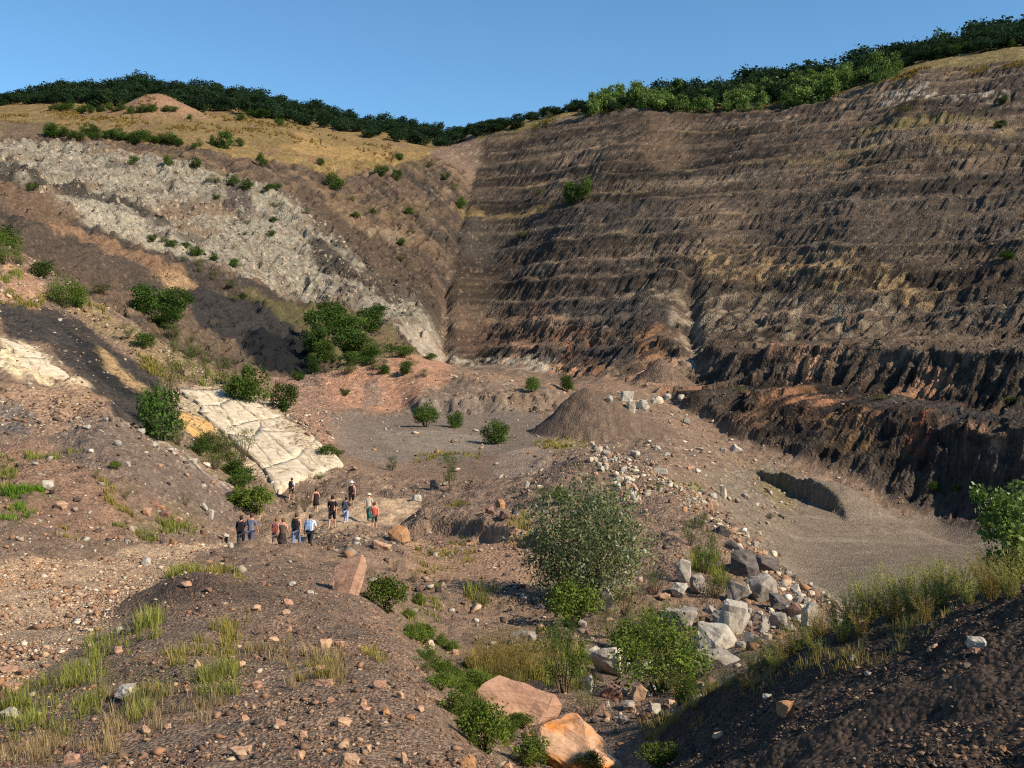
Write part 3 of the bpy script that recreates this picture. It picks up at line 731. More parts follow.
def tag(o, label, cat, group=None):
    o['label'] = label; o['category'] = cat
    if group: o['group'] = group
    return o

def empty(name, loc, rz=0.0, s=1.0):
    o = bpy.data.objects.new(name, None); col_link(o)
    o.location = loc; o.rotation_euler = (0, 0, rz); o.scale = (s, s, s) if not isinstance(s, tuple) else s
    o.empty_display_size = 0.2
    return o

def px_of(p): return 512 + 1000 * p[0] / p[1], HORIZON - 1000 * p[2] / p[1]

# ---- materials
def mat_base(name, rough=0.9, spec=0.2):
    m = bpy.data.materials.new(name); m.use_nodes = True
    p = m.node_tree.nodes['Principled BSDF']
    p.inputs['Roughness'].default_value = rough; p.inputs['Specular IOR Level'].default_value = spec
    return m, m.node_tree.nodes, m.node_tree.links, p

def rock_mat(name, c1, c2, c3, scale=2.0, bump=0.06, layer=0.0, stain=0.55):
    m, N, L, p = mat_base(name, 0.92, 0.15)
    tc = N.new('ShaderNodeTexCoord'); mp = N.new('ShaderNodeMapping'); mp.inputs['Scale'].default_value = (1, 1, 1 + layer)
    L.new(tc.outputs['Object'], mp.inputs[0])
    n = N.new('ShaderNodeTexNoise'); n.inputs['Scale'].default_value = scale; n.inputs['Detail'].default_value = 8; n.inputs['Roughness'].default_value = 0.65
    L.new(mp.outputs[0], n.inputs['Vector'])
    r = N.new('ShaderNodeValToRGB'); e = r.color_ramp.elements
    e[0].position = 0.34; e[0].color = (*lin(*c1), 1); e[1].position = 0.66; e[1].color = (*lin(*c2), 1)
    L.new(n.outputs['Fac'], r.inputs[0])
    n3 = N.new('ShaderNodeTexNoise'); n3.inputs['Scale'].default_value = scale * 0.55; n3.inputs['Detail'].default_value = 5
    L.new(mp.outputs[0], n3.inputs['Vector'])
    t_ = N.new('ShaderNodeMapRange'); t_.inputs['From Min'].default_value = stain; t_.inputs['From Max'].default_value = stain + 0.1
    L.new(n3.outputs['Fac'], t_.inputs['Value'])
    mx = N.new('ShaderNodeMix'); mx.data_type = 'RGBA'; L.new(t_.outputs[0], mx.inputs[0]); L.new(r.outputs[0], mx.inputs[6]); mx.inputs[7].default_value = (*lin(*c3), 1)
    n2 = N.new('ShaderNodeTexNoise'); n2.inputs['Scale'].default_value = scale * 7; n2.inputs['Detail'].default_value = 6; L.new(mp.outputs[0], n2.inputs['Vector'])
    v = N.new('ShaderNodeMapRange'); v.inputs['To Min'].default_value = 0.7; v.inputs['To Max'].default_value = 1.3; L.new(n2.outputs['Fac'], v.inputs['Value'])
    m2 = N.new('ShaderNodeMix'); m2.data_type = 'RGBA'; m2.blend_type = 'MULTIPLY'; m2.inputs[0].default_value = 1
    L.new(mx.outputs[2], m2.inputs[6]); L.new(v.outputs[0], m2.inputs[7]); L.new(m2.outputs[2], p.inputs['Base Color'])
    ad = N.new('ShaderNodeMath'); ad.operation = 'ADD'; L.new(n.outputs['Fac'], ad.inputs[0])
    sc_ = N.new('ShaderNodeMath'); sc_.operation = 'MULTIPLY'; sc_.inputs[1].default_value = 0.35; L.new(n2.outputs['Fac'], sc_.inputs[0]); L.new(sc_.outputs[0], ad.inputs[1])
    b = N.new('ShaderNodeBump'); b.inputs['Distance'].default_value = bump; b.inputs['Strength'].default_value = 0.9; L.new(ad.outputs[0], b.inputs['Height']); L.new(b.outputs[0], p.inputs['Normal'])
    return m
RM = {
    'white': rock_mat('white_limestone', (148, 138, 122), (186, 176, 160), (104, 94, 84), 3.0, 0.05, 0, 0.60),
    'grey': rock_mat('grey_limestone', (128, 118, 106), (164, 152, 138), (98, 88, 80), 2.5, 0.05, 0, 0.57),
    'pink': rock_mat('pink_sandstone', (150, 112, 90), (186, 148, 120), (124, 88, 68), 1.6, 0.06, 2.0, 0.56),
    'orange': rock_mat('orange_stained_sandstone', (178, 138, 106), (208, 174, 142), (186, 116, 54), 1.5, 0.06, 2.5, 0.47),
    'rust': rock_mat('rusty_ironstone', (138, 98, 68), (176, 136, 96), (96, 68, 50), 4.0, 0.04, 0, 0.58),
    'tan': rock_mat('tan_sandstone', (158, 122, 94), (194, 160, 128), (130, 100, 80), 4.0, 0.03, 0, 0.58),
    'slate': rock_mat('dark_shale', (78, 72, 68), (112, 102, 94), (58, 54, 52), 3.0, 0.05, 1.5, 0.58),
    'brown': rock_mat('brown_mudstone', (112, 84, 70), (142, 108, 90), (88, 68, 58), 3.0, 0.04, 0, 0.57),
    'cream': rock_mat('cream_limestone_bed', (176, 158, 130), (208, 192, 166), (142, 120, 94), 1.2, 0.07, 3.0, 0.59),
    'yellow': rock_mat('yellow_clay', (172, 132, 74), (196, 160, 104), (146, 112, 72), 1.2, 0.07, 0, 0.6),
}

def tint_mat(name, transl=0.3, rough=0.6, spec=0.0):
    m = bpy.data.materials.new(name); m.use_nodes = True
    N, L = m.node_tree.nodes, m.node_tree.links
    N.remove(N['Principled BSDF'])
    at = N.new('ShaderNodeAttribute'); at.attribute_name = 'tint'
    tc = N.new('ShaderNodeTexCoord'); n = N.new('ShaderNodeTexNoise'); n.inputs['Scale'].default_value = 1.7; n.inputs['Detail'].default_value = 3
    L.new(tc.outputs['Object'], n.inputs['Vector'])
    v = N.new('ShaderNodeMapRange'); v.inputs['From Min'].default_value = 0.3; v.inputs['From Max'].default_value = 0.7; v.inputs['To Min'].default_value = 0.78; v.inputs['To Max'].default_value = 1.22
    L.new(n.outputs['Fac'], v.inputs['Value'])
    oi = N.new('ShaderNodeObjectInfo'); v2_ = N.new('ShaderNodeMapRange'); v2_.inputs['To Min'].default_value = 0.72; v2_.inputs['To Max'].default_value = 1.25
    L.new(oi.outputs['Random'], v2_.inputs['Value'])
    mu = N.new('ShaderNodeMath'); mu.operation = 'MULTIPLY'; L.new(v.outputs[0], mu.inputs[0]); L.new(v2_.outputs[0], mu.inputs[1])
    mx = N.new('ShaderNodeMix'); mx.data_type = 'RGBA'; mx.blend_type = 'MULTIPLY'; mx.inputs[0].default_value = 1
    L.new(at.outputs['Color'], mx.inputs[6]); L.new(mu.outputs[0], mx.inputs[7])
    d = N.new('ShaderNodeBsdfDiffuse'); tr = N.new('ShaderNodeBsdfTranslucent'); ms_ = N.new('ShaderNodeMixShader'); ms_.inputs[0].default_value = transl
    L.new(mx.outputs[2], d.inputs[0]); L.new(mx.outputs[2], tr.inputs[0]); L.new(d.outputs[0], ms_.inputs[1]); L.new(tr.outputs[0], ms_.inputs[2])
    out = ms_
    if spec > 0:
        g = N.new('ShaderNodeBsdfGlossy'); g.inputs['Roughness'].default_value = 0.45; g.inputs[0].default_value = (.8, .85, .8, 1)
        m3 = N.new('ShaderNodeMixShader'); m3.inputs[0].default_value = spec; L.new(ms_.outputs[0], m3.inputs[1]); L.new(g.outputs[0], m3.inputs[2]); out = m3
    L.new(out.outputs[0], N['Material Output'].inputs['Surface'])
    return m
M_LEAF = tint_mat('leaves', 0.28)
M_LEAFG = tint_mat('glossy_leaves', 0.28, spec=0.03)
M_WEED = tint_mat('weed_leaves', 0.45)
M_GRASS = tint_mat('grass_blades', 0.3)
M_GRIT = tint_mat('broken_stone', 0.0)
m, N, L, p = mat_base('bark', 0.95, 0.1)
n = N.new('ShaderNodeTexNoise'); n.inputs['Scale'].default_value = 6; r = N.new('ShaderNodeValToRGB')
r.color_ramp.elements[0].color = (*lin(60, 48, 38), 1); r.color_ramp.elements[1].color = (*lin(118, 100, 82), 1)
L.new(n.outputs['Fac'], r.inputs[0]); L.new(r.outputs[0], p.inputs['Base Color'])
M_BARK = m

# bedded slab: long cracks running down the dip
def slab_mat():
    m = RM['cream'].copy(); m.name = 'cracked_limestone_bed'
    N, L = m.node_tree.nodes, m.node_tree.links; p = N['Principled BSDF']
    tc = N.new('ShaderNodeTexCoord'); mp = N.new('ShaderNodeMapping'); mp.inputs['Rotation'].default_value = (0, 0, R(54)); L.new(tc.outputs['Object'], mp.inputs[0])
    nz = N.new('ShaderNodeTexNoise'); nz.inputs['Scale'].default_value = 0.9; nz.inputs['Detail'].default_value = 4; L.new(mp.outputs[0], nz.inputs['Vector'])
    ad = N.new('ShaderNodeVectorMath'); ad.operation = 'MULTIPLY_ADD'; ad.inputs[1].default_value = (1.6, 1.6, 0); L.new(nz.outputs['Color'], ad.inputs[0]); L.new(mp.outputs[0], ad.inputs[2])
    sc_ = N.new('ShaderNodeVectorMath'); sc_.operation = 'MULTIPLY'; sc_.inputs[1].default_value = (0.16, 2.2, 0.0); L.new(ad.outputs[0], sc_.inputs[0])
    vo = N.new('ShaderNodeTexNoise'); vo.inputs['Scale'].default_value = 1.0; vo.inputs['Detail'].default_value = 5; vo.inputs['Roughness'].default_value = 0.6; L.new(sc_.outputs[0], vo.inputs['Vector'])
    mr_ = N.new('ShaderNodeMapRange'); mr_.inputs['From Min'].default_value = 0.36; mr_.inputs['From Max'].default_value = 0.44; L.new(vo.outputs['Fac'], mr_.inputs['Value'])
    old = p.inputs['Base Color'].links[0].from_socket
    mx = N.new('ShaderNodeMix'); mx.data_type = 'RGBA'; L.new(mr_.outputs[0], mx.inputs[0]); mx.inputs[6].default_value = (*lin(178, 156, 124), 1); L.new(old, mx.inputs[7]); L.new(mx.outputs[2], p.inputs['Base Color'])
    ob = p.inputs['Normal'].links[0].from_node
    b2 = N.new('ShaderNodeBump'); b2.inputs['Distance'].default_value = 0.06; b2.inputs['Strength'].default_value = 1.0; L.new(mr_.outputs[0], b2.inputs['Height']); L.new(ob.outputs[0], b2.inputs['Normal']); L.new(b2.outputs[0], p.inputs['Normal'])
    return m
RM['bed'] = slab_mat()

# ---- rocks: convex angular blocks, roughened
import bmesh
def hull_bm(seed, sx=1, sy=1, sz=1, n=16, flat=0.0):
    rr = random.Random(seed); bm = bmesh.new()
    for i in range(n):
        z = rr.uniform(-1, 1); a = rr.uniform(0, 2 * math.pi); q = math.sqrt(1 - z * z)
        k_ = rr.uniform(0.82, 1.05)
        x, y = q * math.cos(a) * k_, q * math.sin(a) * k_
        z = max(-0.75, min(0.8 - flat, z * k_))
        # push towards a box for blocky stones
        bm.verts.new((0.5 * sx * math.copysign(abs(x) ** 0.75, x), 0.5 * sy * math.copysign(abs(y) ** 0.75, y), 0.5 * sz * math.copysign(abs(z) ** 0.75, z)))
    r = bmesh.ops.convex_hull(bm, input=bm.verts[:])
    bmesh.ops.delete(bm, geom=list({g for g in r['geom_interior'] + r['geom_unused'] if isinstance(g, bmesh.types.BMVert)}), context='VERTS')
    return bm

def boulder_mesh(seed, sx, sy, sz, mat, n=18, flat=0.0, detail=2):
    bm = hull_bm(seed, sx, sy, sz, n, flat)
    s = min(sx, sy, sz)
    bmesh.ops.dissolve_limit(bm, angle_limit=0.22, verts=bm.verts[:], edges=bm.edges[:])
    bmesh.ops.bevel(bm, geom=bm.edges[:], offset=s * 0.022, segments=1, affect='EDGES', profile=0.6)
    bmesh.ops.triangulate(bm, faces=bm.faces[:])
    for _ in range(detail):
        bmesh.ops.subdivide_edges(bm, edges=[e for e in bm.edges if e.calc_length() > s * 0.16], cuts=1, use_grid_fill=False)
        bmesh.ops.triangulate(bm, faces=bm.faces[:])
    co = np.array([v.co[:] for v in bm.verts], np.float32); bm.normal_update()
    nn = np.array([v.normal[:] for v in bm.verts], np.float32)
    d = fbm(co[:, 0] / s * 2 + seed, co[:, 1] / s * 2 + co[:, 2] / s * 1.3, 4, seed % 50) * 0.09 + np.abs(fbm(co[:, 0] / s * 1.1 + co[:, 2] / s * 2.4, co[:, 1] / s + seed, 3, seed % 37)) * -0.10
    co = co + nn * (d * s)[:, None]
    for v, c in zip(bm.verts, co): v.co = c
    me = bpy.data.meshes.new('boulder'); bm.to_mesh(me); bm.free()
    me.materials.append(mat)
    me.polygons.foreach_set('use_smooth', np.zeros(len(me.polygons), bool))
    return me

# ---- foliage
def leaves(c, size, rs, up=0.2, aspect=0.5, out=None):
    n = len(c)
    a = rs.randn(n, 3); a[:, 2] += up
    if out is not None: a = a * 0.7 + out
    a /= np.linalg.norm(a, axis=1, keepdims=True) + 1e-9
    q = rs.randn(n, 3); b = np.cross(a, q); b /= np.linalg.norm(b, axis=1, keepdims=True) + 1e-9
    s = (size * (0.6 + 0.8 * rs.rand(n)))[:, None]
    nrm = np.cross(a, b)
    v = np.stack([c - a * s * .5, c + b * s * aspect * .5 + nrm * s * .06, c + a * s * .5, c - b * s * aspect * .5 + nrm * s * .06], 1).reshape(-1, 3)
    f = np.arange(n * 4).reshape(n, 4)
    return v, f

def tube(pts, rads, sides=5):
    pts = np.asarray(pts, float); V = []; F = []
    for i, (p_, r_) in enumerate(zip(pts, rads)):
        d = pts[min(i + 1, len(pts) - 1)] - pts[max(i - 1, 0)]; d /= np.linalg.norm(d) + 1e-9
        a = np.cross(d, [0.3, 1, 0.1]); a /= np.linalg.norm(a) + 1e-9; b = np.cross(d, a)
        for k_ in range(sides):
            t_ = 2 * math.pi * k_ / sides
            V.append(p_ + r_ * (a * math.cos(t_) + b * math.sin(t_)))
    for i in range(len(pts) - 1):
        for k_ in range(sides):
            F.append((i * sides + k_, i * sides + (k_ + 1) % sides, (i + 1) * sides + (k_ + 1) % sides, (i + 1) * sides + k_))
    return np.array(V), np.array(F)

def join_vf(parts):
    V, F, o = [], [], 0
    for v, f in parts:
        V.append(v); F.append(f + o); o += len(v)
    return np.concatenate(V), np.concatenate(F)

def plant_meshes(seed, kind, nleaf, leaf, c_dark, c_light, nclump=14, aspect=0.5, shape='dome', mat=None):
    """unit plant: height 1, crown width 1 (scale the root). returns (stem mesh, crown mesh)"""
    rs = np.random.RandomState(seed)
    cc = []
    while len(cc) < nclump:
        p_ = rs.uniform(-1, 1, 3)
        if np.linalg.norm(p_) > 1 or np.linalg.norm(p_) < 0.35: continue
        if shape == 'dome': q = (p_[0] * .40, p_[1] * .40, 0.47 + p_[2] * .44)
        elif shape == 'cone':
            h_ = rs.uniform(0.12, 0.95); w_ = 0.42 * (1 - h_) ** 0.7 + 0.04; q = (p_[0] * w_, p_[1] * w_, h_)
        elif shape == 'bush':
            q = (p_[0] * .42, p_[1] * .42, 0.42 + p_[2] * (.42 if p_[2] > 0 else .34))
        else:            # fan of upright shoots
            h_ = rs.uniform(0.25, 0.95); w_ = 0.12 + 0.38 * h_ * rs.rand(); a_ = rs.uniform(0, 6.28); q = (math.cos(a_) * w_, math.sin(a_) * w_, h_)
        cc.append(q)
    cc = np.array(cc)
    rad = rs.uniform(0.11, 0.21, nclump) * (1.12 if shape == 'bush' else 1.0 if shape == 'dome' else 0.72)
    pick = rs.choice(nclump, nleaf, p=rad ** 2 / (rad ** 2).sum())
    d = rs.randn(nleaf, 3); d /= np.linalg.norm(d, axis=1, keepdims=True)
    rr = rad[pick] * (0.35 + 0.75 * rs.rand(nleaf) ** 0.6)
    c = cc[pick] + d * rr[:, None] * [1, 1, 0.85]
    # shoots poking out of the outline
    m_ = rs.rand(nleaf) < 0.12
    c[m_] += d[m_] * rad[pick][m_][:, None] * rs.uniform(0.2, 0.7, (m_.sum(), 1))
    c[:, 2] = np.maximum(c[:, 2], 0.03)
    v, f = leaves(c, leaf, rs, 0.25, aspect)
    tn = rs.rand(nclump)[pick] * 0.55 + rs.rand(nleaf) * 0.45
    tint = lin(*c_dark)[None] * (1 - tn[:, None]) + lin(*c_light)[None] * tn[:, None]
    crown = mesh_np('crown', v, f, mat or M_LEAF, np.repeat(tint, 4, 0))
    st = []
    if shape in ('dome', 'cone'):
        w0 = 0.022 if shape == 'dome' else 0.016
        st.append(tube([(0, 0, -0.04), (0.01, 0, 0.2), (-0.005, 0.01, 0.45), (0, 0, 0.8)], [w0 * 1.3, w0, w0 * .7, w0 * .2], 6))
        for q in cc[:10]:
            b0 = np.array([0, 0, 0.22 + 0.45 * max(0, q[2] - 0.3)])
            st.append(tube([b0, (b0 + q) / 2 + [0, 0, -0.03], q], [w0 * .5, w0 * .33, w0 * .1], 4))
    else:
        for q in cc[:12]:
            st.append(tube([(q[0] * .12, q[1] * .12, -0.05), (q[0] * .45, q[1] * .45, q[2] * .45), q], [0.014, 0.009, 0.003], 4))
    sv, sf = join_vf(st)
    stem = mesh_np('stems', sv, sf, M_BARK, smooth=True)
    return stem, crown, shape

GREENS = {'forest': ((28, 44, 32), (64, 84, 54)), 'light': ((70, 96, 42), (132, 150, 82)), 'mid': ((50, 70, 28), (98, 118, 54)), 'dark': ((42, 64, 28), (86, 108, 50)), 'bright': ((62, 82, 30), (122, 136, 62)), 'willow': ((70, 86, 44), (146, 154, 98)), 'olive': ((74, 80, 44), (124, 124, 76)), 'yellow': ((104, 108, 44), (160, 150, 76))}
LIB = {}
def lib(key, n, kind, nleaf, leaf, tone, **kw):
    LIB[key] = [plant_meshes(abs(hash_(key)) + i * 7, kind, nleaf, leaf, *GREENS[tone], **kw) for i in range(n)]
def hash_(s): return sum((i + 1) * ord(ch) for i, ch in enumerate(s)) % 9973
lib('forest', 6, 'tree', 1800, 0.07, 'forest', nclump=36, aspect=0.8)
lib('young', 4, 'tree', 800, 0.085, 'light', nclump=18, aspect=0.7, shape='cone')
lib('youngdome', 3, 'tree', 900, 0.08, 'light', nclump=18, aspect=0.75)
lib('bush', 4, 'bush', 2000, 0.07, 'mid', nclump=20, shape='bush')
lib('darkbush', 3, 'bush', 2000, 0.075, 'dark', nclump=20, shape='bush')
lib('ball', 3, 'bush', 3200, 0.06, 'mid', nclump=34, shape='bush')
lib('brightbush', 3, 'bush', 4200, 0.036, 'bright', nclump=22, shape='bush')
lib('olivebush', 2, 'bush', 1100, 0.055, 'olive', nclump=18, shape='bush')
lib('fan', 3, 'bush', 3000, 0.030, 'mid', nclump=26, shape='fan', aspect=0.4)
lib('wispy', 3, 'bush', 900, 0.045, 'olive', nclump=26, shape='fan', aspect=0.35)
lib('leafy', 3, 'bush', 2800, 0.052, 'bright', nclump=24, shape='bush', aspect=0.7)
lib('willow', 1, 'bush', 12000, 0.030, 'willow', nclump=90, shape='bush', aspect=0.42, mat=M_LEAFG)
lib('nearshrub', 1, 'bush', 2400, 0.062, 'bright', nclump=26, shape='fan', aspect=0.62, mat=M_LEAFG)
lib('yellowweed', 2, 'bush', 900, 0.06, 'yellow', nclump=22, shape='fan', aspect=0.25)

def plant(name, key, base, h, w, label, cat, group=None, rz=None, sink=0.0, crown_name='crown'):
    stem, crown, shp = rnd.choice(LIB[key])
    o = empty(name, base - Vector((0, 0, sink)), rnd.uniform(0, 6.28) if rz is None else rz, (w, w, h))
    link('trunk' if shp in ('dome', 'cone') else 'stems', stem, o)
    link('crown' if shp in ('dome', 'cone') else 'foliage', crown, o)
    return tag(o, label, cat, group)
# ------------------------------------------------------------------ labels by neighbourhood
LANDMARKS = [('the white triangular foreground stone', 125, 690), ('the round white rock on the grassy slope', 46, 485), ('the leaning pink slab', 348, 575), ('the orange angular boulder', 399, 531),
             ('the walking group', 310, 522), ('the tall grey-green willow', 585, 530), ('the blocky white boulder', 609, 658), ('the big pink boulder', 518, 695), ('the orange-streaked boulder', 585, 742),
             ('the white stone on the dark bank', 979, 642), ('the rusty stone on the dark bank', 789, 709), ('the conical spoil heap', 590, 415), ('the cream limestone slabs', 255, 430), ('the biggest white boulder of the rockfall', 735, 617),
             ('the black coal tip', 285, 345), ('the red earth mound', 400, 383), ('the brown knoll', 158, 106), ('the dark shadowed cut', 800, 487), ('the dark hump of soil', 205, 585), ('the crest of the grey heap', 150, 440),
             ('the grey pit floor', 390, 432), ('the corner gully of the pit', 445, 300), ('the pale limestone crags', 190, 205), ('the white rock pile at the wall foot', 640, 400)]
USED = set()
def nearby(look, px, py):
    order = sorted(LANDMARKS, key=lambda l: (l[1] - px) ** 2 + (l[2] - py) ** 2)
    for rank in range(10):
        for nm, lx, ly in order[:3 + rank]:
            dx, dy = px - lx, py - ly
            far_ = math.hypot(dx, dy) > 90
            if abs(dx) > abs(dy): rel = ('well ' if far_ else '') + ('right of' if dx > 0 else 'left of')
            else: rel = ('well ' if far_ else '') + ('below' if dy > 0 else 'above')
            diag = ('lower ' if dy > 0 else 'upper ') + ('right of' if dx > 0 else 'left of')
            for r_ in (rel, 'to the ' + diag if not far_ else 'far to the ' + diag):
                t_ = f'{look} {r_} {nm}'
                if t_ not in USED and len(t_.split()) <= 16:
                    USED.add(t_); return t_, None
    return f'{look} among its like {order[0][0].replace("the ", "near the ", 1)}', f'{look} {order[0][0]}'

# ------------------------------------------------------------------ boulders
def rock(px, py, w, h, tone, label=None, name='boulder', group=None, n=18, flat=0.0, depth=0.85, rz=None, ymin=0.0, tilt=0.0, seed=None):
    b = spot(px, py, ymin)
    s = b.y / 1000
    sx, sy, sz = w * s, w * s * depth, h * s / 0.80
    seed = seed if seed is not None else int(px * 3 + py * 7)
    me = boulder_mesh(seed, sx * 1.05, sy, sz, RM[tone], n, flat, 2 if w > 18 else 1)
    o = link(name, me, None, b + Vector((0, sy * 0.25, sz * 0.30)))
    o.location.z = ground(o.location.x, o.location.y) + sz * 0.20
    o.rotation_euler = (rnd.uniform(-.12, .12), tilt + rnd.uniform(-.1, .1), (rnd.uniform(-0.5, 0.5) if rz is None else rz))
    if label is None:
        toneword = {'white': 'white', 'grey': 'grey', 'pink': 'pink', 'orange': 'orange-stained', 'rust': 'rust-orange', 'tan': 'tan', 'slate': 'dark grey', 'brown': 'brown', 'cream': 'cream'}[tone]
        sw = ('small ' if w < 11 else 'large ' if w > 24 else 'medium ') + ('flat ' if h < w * 0.55 else 'upright ' if h > w * 1.15 else 'blocky ')
        label, g2 = nearby(sw + toneword + (' boulder' if w >= 16 or b.y > 55 else ' stone'), px, py)
        group = group or g2
    tag(o, label, 'boulder' if name == 'boulder' else 'stone', group)
    return o

